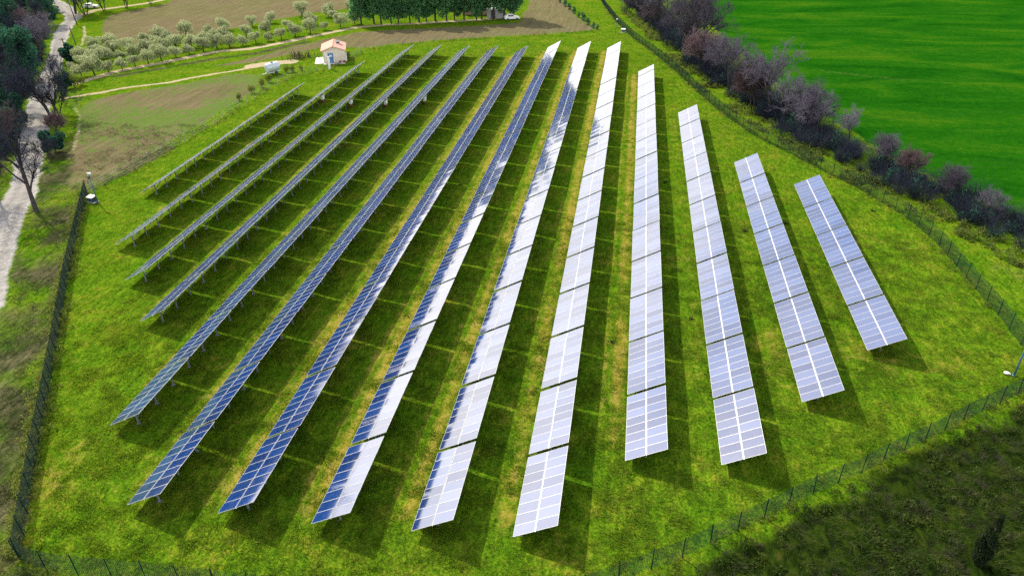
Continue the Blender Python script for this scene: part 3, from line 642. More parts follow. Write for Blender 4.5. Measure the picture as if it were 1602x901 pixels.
# woodland by the road on the left
wood = [(57, 331, 13.0, 'D0', 'large dark bare tree leaning beside the gravel road, nearest of the left wood', (R(-4), R(-10))),
        (82, 183, 11.5, 'D1', 'bare tree with three slim trunks standing at the road edge', (0, R(-6))),
        (17, 160, 10.5, 'D0', 'dark forked tree left of the gravel road, trunk on a green bank', (0, 0)),
        (2, 262, 9, 'D2', 'dark reddish bare tree at the left edge below the forked tree', (0, 0)),
        (30, 62, 9.5, 'D2', 'russet crowned bare tree with tall clear trunk in upper left wood', (0, 0)),
        (48, 64, 9.5, 'B1', 'grey mauve bare tree right of the russet crowned tree', (0, 0)),
        (10, 52, 9, 'D2', 'russet bare tree at the far left edge of the wood', (0, 0)),
        (66, 96, 10, 'B0', 'mauve bare tree overhanging the bend of the gravel road', (0, 0)),
        (36, 108, 8, 'D0', 'dark bare tree behind the forked tree in the left wood', (0, 0)),
        (52, 25, 11, 'E0', 'dark green evergreen at the top of the left wood by the road bend', (0, 0)),
        (30, 14, 11, 'E0', 'dark evergreen near the top left corner of the photo', (0, 0)),
        (70, 14, 10, 'E0', 'evergreen tree beside the road where it leaves the photo', (0, 0)),
        (6, 100, 8, 'E0', 'pale leafed evergreen at the left edge above the forked tree', (0, 0)),
        (22, 200, 4.5, 'E1', 'dark evergreen bush under the forked tree', (0, 0)),
        (8, 225, 4.5, 'E1', 'dark evergreen bush at the left edge beside the road', (0, 0)),
        (103, 140, 2.6, 'E1', 'round dark bush beside the end of the olive grove', (0, 0)),
        (118, 22, 10, 'B3', 'slim bare tree right of the road bend', (0, 0)),
        (134, 24, 10, 'B3', 'slim leaning bare tree where the upper track leaves the road', (0, 0)),
        (163, 17, 8, 'B3', 'thin bare tree beside the start of the upper track', (0, 0)),
        (198, 13, 7, 'B3', 'thin bare tree halfway along the upper track', (0, 0)),
        (236, 7, 6, 'B3', 'thin bare tree at the far end of the upper track', (0, 0)),
        (110, 98, 3.2, 'E1', 'small dark bush between road and olive grove', (0, 0)),
        (45, 128, 9.5, 'E0', 'dark evergreen on the left bank of the road, behind the three slim trunks', (0, 0)),
        (28, 128, 11, 'D1', 'dark bare tree with slim trunks behind the forked tree', (0, 0)),
        (-12, 190, 11, 'E0', 'dark evergreen cut by the left edge of the photo, below the forked tree', (0, 0)),
        (60, 78, 11, 'D2', 'russet bare tree leaning over the left side of the road', (0, R(4))),
        (42, 88, 10, 'D0', 'dark bare tree between russet trees in the left wood', (0, 0)),
        (20, 84, 11, 'E0', 'dark green evergreen below the russet trees of the left wood', (0, 0)),
        (-8, 78, 11, 'D0', 'dark bare tree cut by the left edge, upper wood', (0, 0)),
        (62, 52, 10, 'D0', 'dark bare tree beside the upper bend of the road', (0, 0)),
        (74, 40, 9, 'E0', 'dark evergreen right beside the upper bend of the road', (0, 0)),
        (80, 26, 8, 'B0', 'mauve bare tree tucked between evergreens and the road bend', (0, 0)),
        (12, 30, 11, 'E0', 'dark evergreen in the top left corner of the photo', (0, 0)),
        (-6, 310, 11, 'D0', 'dark bare tree at the left edge, across the road from the leaning tree', (0, 0)),
        (26, 242, 8, 'D2', 'dark russet bare tree overhanging the road behind the leaning tree', (0, 0)),
        (34, 178, 6, 'D1', 'dark bare tree on the green bank right of the forked tree', (0, 0)),
        (92, 178, 5.5, 'D1', 'small dark bare tree right behind the three slim trunks', (0, 0)),
        (88, 240, 3.0, 'E1', 'dark bush between the leaning tree and the ploughed field', (0, 0)),
        (90, 215, 4.5, 'B2', 'low russet bare shrub between the road and the ploughed field', (0, 0)),
        (78, 255, 4.0, 'D1', 'low dark bare shrub beside the large leaning tree', (0, 0))]
HT = {'D0': 13.5, 'D1': 11.5, 'D2': 10.5, 'B0': 11.5, 'B1': 10.5, 'B2': 10.5, 'B3': 11.5, 'E0': 9, 'E1': 5}
for px, py, ht, k, lb, le in wood:
    kk = {'D': KD, 'B': KB, 'E': KE}[k[0]][int(k[1])]
    low = ht < 5
    plant(('evergreen_bush' if low else 'evergreen_tree') if k[0] == 'E' else ('bare_shrub' if low else 'bare_tree'), kk, G(px, py)[:2], ht*1.15/HT[k], random.uniform(0, 6.28), lb, 'shrub' if low else 'tree', 'trees of the left wood', le)
# undergrowth of that wood
P = np.array([G(random.uniform(-40, 75), random.uniform(20, 300))[:2] for _ in range(1800)])
dr = sdist(P[:, 0], P[:, 1], road_poly); P = P[(dr < -1.2) & (P[:, 0] < np.interp(P[:, 1], [70, 112, 150, 220], [-84, -104, -125, -165]))]
hh = rng.uniform(0.8, 2.6, len(P)); kk = rng.random(len(P)) < 0.5
V, Fc, Mi = join((stalks(P, hh*0.6, hh, 90, 0.022), 0), (leafballs(P[kk], 1.0, hh[kk]*0.7, 80, 0.16), 1))
tag(link('undergrowth', mesh_np('undergrowth', V, Fc, [TWIGD, EVER], Mi)), 'dark tangled undergrowth of the wood left of the gravel road', 'undergrowth', kind='stuff')

# olive grove
def interp(line, n, j=1.0):
    a = np.array(line, float); t = np.linspace(0, len(a)-1, n)
    return [(np.interp(x, range(len(a)), a[:, 0])+random.uniform(-j, j), np.interp(x, range(len(a)), a[:, 1])+random.uniform(-.6, .6)) for x in t]
for line, n, txt in (([(128, 122), (232, 100), (340, 77), (440, 63), (556, 38)], 21, 'front row along the pale track'),
                     ([(116, 112), (170, 96), (230, 86), (300, 75), (352, 63), (450, 47), (558, 26)], 19, 'second row behind the track'),
                     ([(130, 98), (180, 86), (226, 76), (264, 70)], 7, 'third row at the dense end'),
                     ([(150, 84), (200, 74), (252, 66)], 5, 'back row at the dense end'),
                     ([(292, 58), (325, 54), (352, 49), (395, 42), (424, 36), (472, 26), (514, 27), (545, 14)], 8, 'sparse row beside the brown field')):
    for k, (px, py) in enumerate(interp(line, n)):
        plant('olive_tree', KO[random.randrange(4)], G(px, py)[:2], random.uniform(0.68, 1.25)*1.02, random.uniform(0, 6.28),
              'grey green olive tree, %s from left in the %s' % (ORD[k+1], txt), 'tree', 'olive trees of the grove')
# pines behind the brown field
for k, px in enumerate(np.linspace(567, 800, 17)):
    py = np.interp(px, [567, 700, 800], [39, 33.5, 29])
    plant('pine_tree', KP[k % 3], G(px+random.uniform(-4, 4), py+random.uniform(-1, .8))[:2], random.uniform(0.88, 1.34), random.uniform(0, 6.28),
          'tall dark green pine, %s from left in the line behind the brown strip' % ORD[k+1], 'tree', 'pines in the line behind the field')
# clipped plants along the grass lane, top centre
for k, (px, py) in enumerate([(868, 0), (876, 5), (884, 11), (891, 16), (898, 22), (905, 28), (913, 33), (920, 40), (928, 45), (934, 47)]):
    plant('small_shrub', KV[0], G(px, py)[:2], random.uniform(0.8, 1.35), random.uniform(0, 6.28), 'small dark shrub, %s from the fence corner in the planted line' % ORD[10-k], 'shrub', 'shrubs planted in a line by the grass lane', parts=('stem', 'foliage'))
plant('cypress_tree', KC[0], G(1527, 884)[:2], 1.28, 0.3, 'narrow almost black cypress in the dark scrub at bottom right', 'tree', None, (0, R(3)))
plant('small_shrub', KS[0], G(545, 92)[:2], 1.0, 1.0, 'green shrub behind the right corner of the white hut', 'shrub', None, parts=('stem', 'foliage'))
for k, (px, py, s, lb) in enumerate([(448, 114, 1.0, 'green shrub right beside the round water tank'), (458, 113, 1.0, 'yellow green shrub between water tank and white gatepost'), (472, 111, .8, 'low shrub near the white gatepost'),
                                     (395, 147, 1.1, 'shrub on the fence below the ploughed field'), (410, 138, 1.3, 'taller shrub on the fence below the water tank'), (421, 130, 1.2, 'bushy shrub on the fence right under the water tank'), (375, 158, .9, 'leftmost of the shrubs on the fence below the ploughed field'),
                                     (118, 137, 1.9, 'bright green bush at the end of the olive grove'), (128, 134, 1.3, 'small bright bush beside the grove end')]):
    plant('small_shrub', KS[0], G(px, py)[:2], s, k*1.3, lb, 'shrub', 'shrubs around the field', parts=('stem', 'foliage'))
# small dark weeds in the field
for k, (px, py, s, lb) in enumerate([(1041, 286, .8, 'dead brown weed clump in the shadow right of the eleventh row'), (1044, 334, .6, 'dead brown weed clump below the other in the same shadow'), (1228, 350, .9, 'brown weed clump between the last two rows, near the far end'),
                                     (1165, 362, .9, 'brown weed clump in the grass right of the twelfth row'), (958, 536, .6, 'small brown weed clump between tenth and eleventh rows'), (1366, 330, .7, 'brown weed clump right of the last row, beside the fence'),
                                     (720, 290, .6, 'brown weed clump between seventh and eighth rows'), (989, 60, .5, 'brown weed clump by the far corner of the right fence'), (1081, 500, .6, 'brown weed clump left of the twelfth row'), (1055, 135, .5, 'brown weed clump close to the right fence, beyond the twelfth row')]):
    kk = mesh_np('stalk_clump', *stalks(np.zeros((1, 2)), .5, .5, 150, .02), [DEAD]) if k == 0 else kk
    e = link('weed_clump', kk); p = G(px, py); e.location = (p[0], p[1], float(hz(p[:1], p[1:2])[0])); e.scale = (s, s, s); e.rotation_euler = (0, 0, k)
    tag(e, lb, 'weed', 'dead weed clumps in the field')
e = None

# ------------------------------------------------------------------ solar tables
TILT = R(28.03); S = 3.3; ZL = 0.70; ct, st = math.cos(TILT), math.sin(TILT)
MW, ML = 0.903, 1.612
def module_mesh(w_, l_):
    b = MB(); t = 0.04
    b.box((0, 0, -0.004), (l_-0.02, w_-0.02, 0.012), m=1)
    fw_ = 0.014
    b.box((-l_/2+fw_/2, 0, -0.008), (fw_, w_, t), m=0); b.box((l_/2-fw_/2, 0, -0.008), (fw_, w_, t), m=0)
    b.box((0, -w_/2+fw_/2, -0.0085), (l_-2*fw_-0.002, fw_, t), m=0); b.box((0, w_/2-fw_/2, -0.0085), (l_-2*fw_-0.002, fw_, t), m=0)
    b.box((0, 0, -0.017), (l_-2*fw_-.004, w_-2*fw_-.004, 0.008), m=2)
    return b.mesh('solar_panel', [ALU, CELL, BACK])
MOD = module_mesh(MW, ML)
def array_mesh(n):
    b = MB()
    for c in range(n):
        for k in range(2):
            cx = (ML/2 if k == 0 else S-ML/2); cy = (c+0.5)*0.912
            v0 = len(b.v)
            for v in MOD.vertices: b.v.append(np.array([v.co.x+cx, v.co.y+cy, v.co.z]))
            for p in MOD.polygons: b.f.append([v0+i for i in p.vertices]); b.m.append(p.material_index)
    b.box((S/2, n*0.912/2, -0.06), (0.16, n*0.912-0.02, 0.05), m=0)
    return b.mesh('panel_array', [ALU, CELL, BACK])
ARR = {8: array_mesh(8), 4: array_mesh(4)}
def purlin(n, wd=0.07, m=STEEL):
    b = MB(); b.box((0, n*0.912/2, 0), (wd, n*0.912, 0.06)); return b.mesh('purlin', m)
PUR = {8: purlin(8), 4: purlin(4)}
SEAM = {8: purlin(8, 0.06, ALU), 4: purlin(4, 0.06, ALU)}
def post_mesh():
    b = MB(); b.box((0, 0, 0.55), (0.12, 0.09, 1.7)); b.box((0, 0, -0.02), (0.3, 0.3, 0.05))
    return b.mesh('support_post', STEEL)
def rafter_mesh():
    b = MB(); rot = np.array([[ct, 0, -st], [0, 1, 0], [st, 0, ct]])
    b.box((0, 0, 0), (2.7, 0.07, 0.12), rot)
    b.tube((0.02, 0.05, -0.75), (0.95, 0.05, 0.42), 0.035, 0.035, 5)
    return b.mesh('rafter', STEEL)
POST, RAFT = post_mesh(), rafter_mesh()
LOOK = ['thin silvery', 'thin silvery', 'thin silvery', 'slim blue', 'slim blue', 'blue', 'blue', 'half pale blue', 'pale shining', 'pale shining', 'pale shining', 'pale lilac', 'pale lilac', 'pale lilac']
tr_ = random.Random(3)
table_posts = {}
for i in range(14):
    n = ROWN[i]; full = int(n); half = n-full > 0.2
    pitch = PIT*ROWE[i]/n; units = full+(1 if half else 0)
    for k in range(units):
        nm = 8 if k < full else 4
        y0 = ROWY[i]+k*pitch; x0 = ROWX[i]+tr_.uniform(-.02, .02)
        where = 'nearest' if k == 0 else ('farthest' if k == units-1 else ORD[k+1]+' from near end')
        pos_ = 'the leftmost row' if i == 0 else ('the rightmost row' if i == 13 else 'the %s row from left' % ORD[i+1])
        root = empty('solar_table', (x0, y0, 0), 0, '%s solar table, %s in %s' % (LOOK[i], where, pos_), 'solar table', 'solar tables in the fenced field')
        dz = tr_.uniform(-.025, .025); dt = TILT+R(tr_.uniform(-.35, .35))
        ca, sa = math.cos(dt), math.sin(dt)
        def onslope(o, s_, y_, off=0.0, rot=(0, 0)):
            o.location = (s_*ca-off*sa, y_, ZL+dz+s_*sa+off*ca); o.rotation_euler = (rot[0], -dt+rot[1], 0); return o
        if y0 < 118:
            for c in range(nm):
                for q in range(2):
                    onslope(link('solar_panel', MOD, root), ML/2 if q == 0 else S-ML/2, (c+.5)*.912, 0, (R(tr_.gauss(0, .35)), R(tr_.gauss(0, .35))))
            onslope(link('seam_rail', SEAM[nm], root), S/2, 0, -.06)
        else:
            onslope(link('panel_array', ARR[nm], root), 0, 0)
        for s_ in (0.55, 2.75): onslope(link('purlin', PUR[nm], root), s_, 0, -.065)
        for yy in ((1.2, 3.7, 6.2) if nm == 8 else (0.8, 2.9)):
            po = link('support_post', POST, root); po.location = (S*ct*.52, yy, 0.02)
            onslope(link('rafter', RAFT, po), 0, 0); po.children[0].rotation_euler = (0, 0, 0); po.children[0].location = (0, 0, ZL+S*.52*st-.16)
            table_posts.setdefault(i, []).append((x0+S*ct*.52, y0+yy))

# inverter boxes hung on the posts of four rows
PAINT = simple('pale grey enamel', (0.62, 0.65, 0.63), 0.4, 0.4, 0, 0.06)
REDB = simple('dull red plinth', (0.22, 0.06, 0.05), 0.7, 0.2, 0, 0.2)
WHITE = simple('white paint', (0.72, 0.73, 0.72), 0.5, 0.3, 0, 0.06)
BLUEP = simple('blue steel paint', (0.05, 0.13, 0.20), 0.5, 0.4, 0.1, 0.15)
DARK = simple('dark grey metal', (0.045, 0.05, 0.06), 0.5, 0.4, 0.2, 0.2)
for (row, px, py), wd in zip(((2, 483, 166), (3, 537, 168), (4, 594, 168), (5, 651, 168)), ('second', 'third', 'fourth', 'fifth')):
    p = G(px, py); cand = min(table_posts[row-1], key=lambda q: abs(q[1]-p[1]))
    r0 = empty('inverter', (cand[0]+0.45, cand[1]+0.9, 0.0), 0, 'pale electrical box under the panels of the %s row from the left' % wd, 'electrical box', 'electrical boxes under the rows')
    b = MB(); b.box((0.25, 0, 1.05), (0.34, 1.0, 0.75)); b.box((0.27, 0, 1.45), (0.5, 1.15, 0.05)); b.obj('cabinet', PAINT, r0)
    b = MB(); b.box((0.25, 0, 0.45), (0.3, 0.5, 0.38)); b.box((0.25, -0.35, 0.3), (0.08, 0.08, 0.75)); b.box((0.25, 0.35, 0.3), (0.08, 0.08, 0.75)); b.obj('stand', REDB, r0)
    b = MB(); b.box((0.426, -.2, 1.05), (0.012, 0.42, 0.6)); b.box((0.426, .24, 1.05), (0.012, 0.42, 0.6)); b.obj('door', WHITE, r0)

# ------------------------------------------------------------------ fences
def fence(line, label, step, hgt, mat, wire, gap, part_post='fence_post', pr=0.035, lean=0.0, hwires=None):
    a0 = line[0]
    root = empty('wire_fence', (a0[0], a0[1], 0), 0, label, 'fence')
    o = np.array([a0[0], a0[1], 0]); pm = MB(); pm.tube((0, 0, -.3), (0, 0, hgt+.05), pr, pr, 6); pm = pm.mesh('fence_post', mat)
    for p in along(line, step):
        q = link(part_post, pm, root); q.location = (p[0]-a0[0], p[1]-a0[1], 0); q.rotation_euler = (random.gauss(0, .025), random.gauss(0, .025), random.random())
    b = MB()
    for u, v in zip(line[:-1], line[1:]):
        L = np.linalg.norm(v-u); n = max(1, int(L/2.2))
        for s_ in range(n):
            p, q = u+(v-u)*s_/n, u+(v-u)*(s_+1)/n; z0 = 0.05
            for zz in (hwires if hwires is not None else np.arange(z0, hgt, gap)):
                b.box(((p+q)/2).tolist()+[zz+random.uniform(-.01, .01)], (np.linalg.norm(q-p), wire, wire), rotz(math.atan2(q[1]-p[1], q[0]-p[0])))
    if gap:
        for p in along(line, gap): b.box((p[0], p[1], hgt/2), (wire, wire, hgt-.06), rotz(.4))
    for v in range(len(b.v)): b.v[v] = b.v[v]-o
    b.obj('wire_mesh', mat, root)
    return root
def rotz(a): return np.array([[math.cos(a), -math.sin(a), 0], [math.sin(a), math.cos(a), 0], [0, 0, 1]])
fence(fence_left, 'green wire mesh fence along the left side, beside the dry verge', 2.1, 1.9, FENCE, 0.013, 0.11)
fence(fence_front, 'green wire mesh fence along the bottom edge, in front of the dark scrub', 2.3, 1.85, FENCE, 0.011, 0.13)
fence(fence_right, 'long green wire mesh fence along the right side below the hedge', 2.4, 1.8, FENCE, 0.013, 0.12)
fence(fence_back, 'low wire fence with thin grey posts between the field and the ploughed land', 3.0, 1.5, GALV, 0.010, None, pr=0.04, hwires=[.3, .7, 1.1, 1.4])

# ------------------------------------------------------------------ camera masts and their cabinets
def mast(px, py, hgt, label, arm=True):
    p = G(px, py); r0 = empty('camera_mast', (p[0], p[1], 0), 0, label, 'pole', 'camera masts at the field corners')
    b = MB(); b.tube((0, 0, -.2), (0, 0, hgt), .085, .055, 10); b.tube((0, 0, -.02), (0, 0, .12), .16, .16, 10); b.obj('pole', BLUEP, r0, True)
    b = MB(); b.box((.16, -.05, hgt-.18), (.42, .16, .16)); b.tube((.37, -.05, hgt-.18), (.42, -.05, hgt-.18), .07, .09, 8); b.tube((0, 0, hgt-.25), (.1, -.05, hgt-.18), .03, .03, 6); b.box((.16, -.05, hgt-.085), (.5, .2, .02)); b.obj('camera', WHITE, r0)
    b = MB(); b.box((.02, -.12, hgt-.7), (.22, .16, .4)); b.obj('junction_box', DARK, r0)
    return r0
mast(153, 317, 4.3, 'blue grey camera pole in the left corner of the field, by the boxy cabinet')
mast(1586, 588, 4.3, 'blue grey camera pole by the right corner of the fence')
mast(963, 53, 3.6, 'thin pale camera pole by the far right corner of the field')
def cabinet(px, py, label, s=1.0):
    p = G(px, py); r0 = empty('cabinet', (p[0], p[1], 0), R(-12), label, 'cabinet', 'cabinets by the camera poles'); r0.scale = (s, s, s)
    b = MB(); b.box((0, 0, .42), (1.0, .7, .82)); b.obj('body', DARK, r0)
    b = MB(); rot = np.array([[1, 0, 0], [0, math.cos(.12), -math.sin(.12)], [0, math.sin(.12), math.cos(.12)]]); b.box((0, 0, .93), (1.25, .95, .07), rot); b.obj('lid', WHITE, r0)
    b = MB(); b.box((-.24, -.357, .42), (.44, .012, .7)); b.box((.24, -.357, .42), (.44, .012, .7)); b.obj('door', BLUEP, r0)
    b = MB(); b.box((0, 0, .02), (1.3, .95, .12)); b.obj('plinth', PAINT, r0)
cabinet(145, 316, 'dark cabinet with a pale lid at the foot of the left camera pole', .85)
cabinet(975, 51, 'small white lidded cabinet by the far right fence corner', .85)
p = G(1574, 585); b = MB()
for k in range(5): b.box((.09*math.cos(k*1.3), .09*math.sin(k*1.3), .07+.02*k), (.34-.03*k, .26-.02*k, .10), rotz(k*.5))
o = b.obj('stone', WHITE); o.location = (p[0], p[1], 0.02); o.scale = (1.1, .9, .9); tag(o, 'white stone lying in the grass by the right camera pole', 'stone')
# ------------------------------------------------------------------ poles by the road
for px, py, hgt, lb in ((126, 89, 6.5, 'dark wooden pole between the road and the olive grove'), (109, 92, 4.6, 'shorter dark pole with a crossbar at the road side'), (121, 40, 7.0, 'tall thin wooden pole at the road bend')):
    p = G(px, py); r0 = empty('wooden_pole', (p[0], p[1], 0), R(20), lb, 'pole', 'wooden poles along the road'); r0.rotation_euler = (R(2), R(-3), R(20))
    b = MB(); b.tube((0, 0, -.3), (0, 0, hgt), .16, .11, 8); b.obj('pole', WOOD, r0, True)
    b = MB(); b.box((0, .1, hgt-.35), (1.5, .09, .1)); b.obj('crossbar', WOOD, r0)
    b = MB(); [b.tube((x, .1, hgt-.3), (x, .1, hgt-.12), .04, .03, 6) for x in (-.65, 0, .65)]; b.obj('insulators', PAINT, r0)

# ------------------------------------------------------------------ the hut
def tilemat():
    t = NT('clay tiles'); o = t.obj(); wv = t.n('ShaderNodeTexWave', wave_type='BANDS', bands_direction='Y'); wv.inputs['Scale'].default_value = 1.6; t.l(o, wv.inputs['Vector'])
    c = t.mix(t.noise(o, 1.5, 4), (0.52, 0.25, 0.20), (0.66, 0.38, 0.33)); c = t.mix(t.math('MULTIPLY', wv.outputs['Fac'], .3), c, (0.34, 0.15, 0.12)); t.bump(wv.outputs['Fac'], .5, .05)
    return t.base(c, .85, .15)
TILE = tilemat(); PLASTER = simple('cream plaster', (0.60, 0.54, 0.46), .9, .1, 0, .1, 1.5); BLUED = simple('blue door paint', (0.08, 0.19, 0.42), .5, .3, 0, .1); CONC = simple('pale concrete', (0.55, 0.53, 0.50), .9, .1, 0, .12, 1.2)
a = G(507, 100)[:2]; bb = G(540.5, 98)[:2]; ax = bb-a; WL = np.linalg.norm(ax); ang = math.atan2(ax[1], ax[0])
hut = empty('hut', (a[0], a[1], 0), ang, 'small white hut with pink tiled roof and blue door behind the rows', 'hut')
D, EV, RG = 6.6, 2.75, 3.55
b = MB(); th = .18
b.box((WL/2, D-th/2, EV/2), (WL-2*th, th, EV)); b.box((th/2, D/2, EV/2), (th, D, EV)); b.box((WL-th/2, D/2, EV/2), (th, D, EV))
dx0, dx1, dh = WL*.22, WL*.47, 2.15
b.box(((th+dx0)/2, th/2, EV/2), (dx0-th, th, EV)); b.box(((dx1+WL-th)/2, th/2, EV/2), (WL-th-dx1, th, EV)); b.box(((dx0+dx1)/2, th/2, (EV+dh)/2), (dx1-dx0, th, EV-dh))
for y_ in (0.0, D-th):
    v = [(th, y_, EV), (WL-th, y_, EV), (WL/2, y_, RG-.07)]; v2 = [(x, y_+th, z) for x, y, z in v]
    b.poly(v); b.poly(v2[::-1]); b.poly([v[0], v2[0], v2[1], v[1]][::-1]); b.poly([v[1], v2[1], v2[2], v[2]]); b.poly([v[2], v2[2], v2[0], v[0]])
b.obj('wall', PLASTER, hut)
def slab(p, t_=.12):
    m_ = MB(); p = [np.array(q, float) for q in p]; n_ = np.cross(p[1]-p[0], p[3]-p[0]); n_ /= np.linalg.norm(n_); q = [v-n_*t_ for v in p]
    m_.poly(p); m_.poly(q[::-1])
    for i in range(4): j = (i+1) % 4; m_.poly([p[i], q[i], q[j], p[j]])
    return m_
ov = .4; sl_ = (RG-EV)/(WL/2); ez = EV-sl_*ov+.1
r1 = slab([(-ov, -ov, ez), (WL/2, -ov, RG+.1), (WL/2, D+ov, RG+.1), (-ov, D+ov, ez)]); r2 = slab([(WL/2, -ov, RG+.1), (WL+ov, -ov, ez), (WL+ov, D+ov, ez), (WL/2, D+ov, RG+.1)])
ro = MB()
for m_ in (r1, r2):
    v0 = len(ro.v); ro.v += m_.v; ro.f += [[v0+i for i in f] for f in m_.f]; ro.m += m_.m
ro.tube((WL/2, -ov-.02, RG+.1), (WL/2, D+ov+.02, RG+.1), .12, .12, 8)
roof = ro.obj('roof', TILE, hut)
b = MB(); zr = RG+.1-sl_*WL*.22; b.box((WL*.72, D*.62, zr+.22), (1.0, 1.2, .5)); b.obj('dormer', WHITE, roof)
b = MB(); b.box((WL*.72, D*.62-.607, zr+.22), (.7, .012, .28)); b.box((WL*.72, D*.62, zr+.5), (1.15, 1.35, .06)); b.obj('dormer_vent', DARK, roof)
b = MB(); b.box(((dx0+dx1)/2, .06, dh/2), (dx1-dx0-.04, .06, dh-.02)); door = b.obj('door', BLUED, hut)
b = MB(); b.box((dx1-.2, .02, 1.0), (.05, .04, .2)); b.obj('handle', DARK, door)
b = MB(); b.box(((dx0+dx1)/2, -.01, 1.55), (.5, .02, .35)); b.obj('sign_plate', WHITE, door)
b = MB(); b.box((WL+.2, 1.2, .85), (.36, 1.3, 1.5)); b.obj('wall_box', WHITE, hut)
b = MB(); b.box((-1.0, D*.42, .03), (1.9, D*.9, .14)); o = b.obj('concrete_slab', CONC); o.location = hut.location; o.rotation_euler = hut.rotation_euler; tag(o, kind='structure'); o.name = 'pavement'
b = MB(); b.box((WL*.5, -.55, .02), (WL, 1.0, .1)); o = b.obj('pavement', CONC); o.location = hut.location; o.rotation_euler = hut.rotation_euler; tag(o, kind='structure')
# bricks by the door
for k, (fx, lb) in enumerate(((.76, 'red pot standing left of the other at the front wall of the hut'), (.95, 'red pot at the right front corner of the hut'))):
    b = MB(); b.tube((0, 0, .07), (0, 0, .42), .16, .24, 10); b.tube((0, 0, .42), (0, 0, .48), .27, .27, 10); o = b.obj('flower_pot', REDB)
    p = a+ax*fx+np.array([ax[1], -ax[0]])/WL*.45; o.location = (p[0], p[1], 0); tag(o, lb, 'pot', 'pots at the hut')
# white gatepost in front of the hut
p = G(516, 108.5); r0 = empty('gate_post', (p[0], p[1], 0), ang, 'white gatepost with a raised arm in front of the hut', 'post')
b = MB(); b.box((0, 0, 1.2), (.42, .3, 2.5)); b.obj('post', WHITE, r0); b = MB(); b.box((-.3, 0, 2.7), (.16, .1, 1.6), np.array([[.93, 0, -.36], [0, 1, 0], [.36, 0, .93]])); b.obj('arm', WHITE, r0); b = MB(); b.box((0, 0, 2.48), (.5, .38, .1)); b.obj('cap', CONC, r0)
# water tank on a trailer
p = G(428, 117); r0 = empty('water_tank', (p[0], p[1], 0), R(62), 'round pale tank on a two wheeled trailer beside the shrubs', 'tank')
prof = [(-1.5, .0), (-1.5, .55), (-1.42, .8), (-1.25, .92), (1.25, .92), (1.42, .8), (1.5, .55), (1.5, .0)]
b = MB(); N_ = 20
for xx, rr in prof:
    for i in range(N_): t_ = 2*math.pi*i/N_; b.v.append(np.array([xx, rr*math.cos(t_), 1.55+rr*math.sin(t_)]))
for k in range(len(prof)-1):
    for i in range(N_): j = (i+1) % N_; b.f.append([k*N_+i, k*N_+j, (k+1)*N_+j, (k+1)*N_+i]); b.m.append(0)
b.obj('barrel', simple('pale tank paint', (.45, .52, .56), .4, .4, .2, .1), r0, True)
b = MB(); b.tube((0, 0, 2.4), (0, 0, 2.62), .25, .25, 12); b.obj('hatch', DARK, r0)
b = MB(); b.box((0, -.45, .6), (3.0, .12, .14)); b.box((0, .45, .6), (3.0, .12, .14)); b.box((-2.0, 0, .6), (1.4, .12, .12)); b.box((-.8, 0, .68), (.12, 1.2, .16)); b.box((.8, 0, .68), (.12, 1.2, .16)); b.obj('chassis', PAINT, r0)
for sy in (-.78, .78): b = MB(); b.tube((.2, sy-.1, .38), (.2, sy+.1, .38), .38, .38, 14); b.obj('wheel', DARK, r0)
# stack of grape-brown stakes
p = G(469, 92); r0 = None; b = MB(); rr_ = random.Random(5)
for k in range(60):
    q = np.array([rr_.gauss(0, 1.7), rr_.gauss(0, .7), 0]); b.tube(q, q+np.array([rr_.gauss(0, .3), rr_.gauss(0, .25), rr_.uniform(.6, 1.7)]), .07, .05, 5)
o = b.obj('stake_pile', WOOD); o.location = (p[0], p[1], 0); o.rotation_euler = (0, 0, R(15)); tag(o, 'pile of brown stakes in the grass left of the hut', 'stakes')
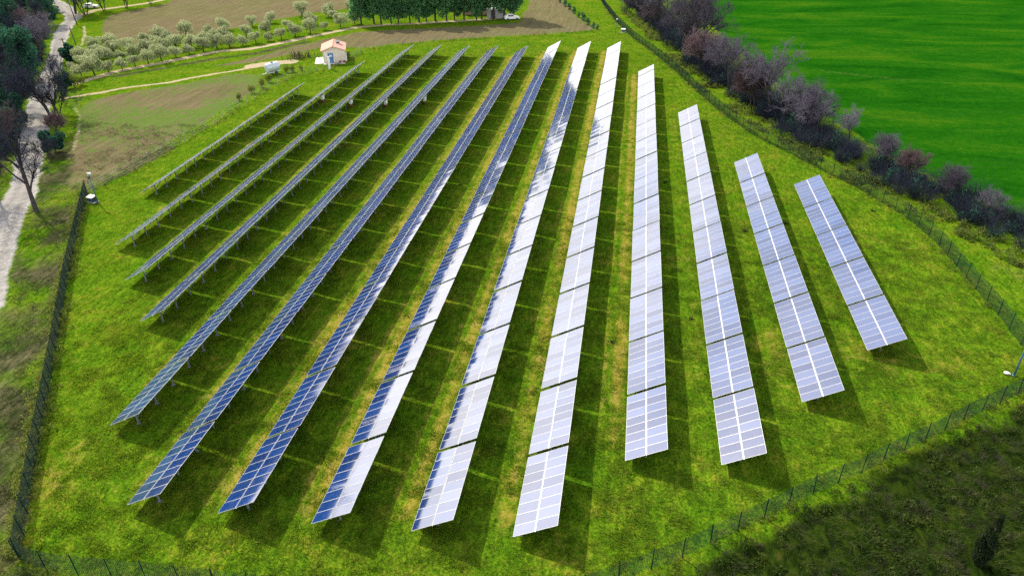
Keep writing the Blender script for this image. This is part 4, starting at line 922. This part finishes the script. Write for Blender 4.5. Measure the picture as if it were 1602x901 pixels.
# shed under the pines
p = G(775, 29.5); r0 = empty('shed', (p[0], p[1], 0), R(10), 'low grey shed under the right end of the pine line', 'shed')
SHED = simple('grey boards', (.26, .27, .26), .8, .2, 0, .2); PINKW = simple('pink plaster', (.50, .33, .27), .9, .1, 0, .1)
b = MB(); b.box((0, 2, 1.2), (4.6, 4, 2.4)); b.obj('wall', SHED, r0); b = MB(); b.box((0, 2, 2.62), (5.2, 4.7, .12), np.array([[1, 0, 0], [0, .996, -.087], [0, .087, .996]])); b.obj('roof', PAINT, r0); b = MB(); b.box((-.6, -.012, 1.0), (1.1, .03, 2.0)); b.obj('door', DARK, r0)
p = G(745, 27); r0 = empty('house', (p[0], p[1]+3, 0), R(6), 'low pink walled house half hidden behind the pine line', 'house')
b = MB(); b.box((0, 3, 1.5), (9, 6, 3)); b.obj('wall', PINKW, r0)
b = MB(); v = [(-4.9, -.4, 2.95), (4.9, -.4, 2.95), (4.9, 6.4, 2.95), (-4.9, 6.4, 2.95), (-4.9, 3, 4.3), (4.9, 3, 4.3)]; b.poly([v[0], v[1], v[5], v[4]]); b.poly([v[2], v[3], v[4], v[5]]); b.poly([v[0], v[4], v[3]]); b.poly([v[1], v[2], v[5]]); b.poly([v[3], v[2], v[1], v[0]]); b.obj('roof', TILE, r0)
for x in (-2.6, 2.4): b = MB(); b.box((x, -.012, 1.7), (1.0, .04, 1.1)); b.obj('window', DARK, r0)
b = MB(); b.box((0, -.012, 1.05), (1.0, .04, 2.1)); b.obj('door', WOOD, r0)
# two parked cars
def car(px, py, rz, label):
    p = G(px, py); r0 = empty('parked_car', (p[0], p[1], 0), rz, label, 'car', 'parked cars in the distance')
    prof = [(-2.0, .35), (-2.05, .8), (-1.9, 1.0), (-1.35, 1.42), (.2, 1.45), (.95, .98), (1.85, .85), (2.02, .6), (2.0, .35)]
    b = MB(); n = len(prof)
    for sy in (-.82, .82):
        for x, z in prof: b.v.append(np.array([x, sy*(.85 if z > 1.2 else 1), z]))
    b.f += [list(range(n)), list(range(2*n-1, n-1, -1))]; b.m += [0, 0]
    for i in range(n): j = (i+1) % n; b.f.append([i, n+i, n+j, j]); b.m.append(0)
    b.obj('body', WHITE, r0)
    b = MB()
    for sy in (-1, 1): b.box((-.45, sy*.79, 1.18), (1.5, .03, .34))
    b.box((.62, 0, 1.22), (.05, 1.2, .5), np.array([[.83, 0, -.55], [0, 1, 0], [.55, 0, .83]])); b.obj('window', DARK, r0)
    for x in (-1.25, 1.25):
        for sy in (-.75, .75): b = MB(); b.tube((x, sy-.1, .32), (x, sy+.1, .32), .32, .32, 12); b.obj('wheel', DARK, r0)
car(143, 13.5, R(15), 'small white car at the start of the upper track')
car(801, 31.5, R(20), 'white car parked at the right end of the pine line')

# ------------------------------------------------------------------ render
scene.cycles.use_denoising = False
scene.cycles.max_bounces = 6; scene.cycles.diffuse_bounces = 2; scene.cycles.glossy_bounces = 3; scene.cycles.transparent_max_bounces = 8
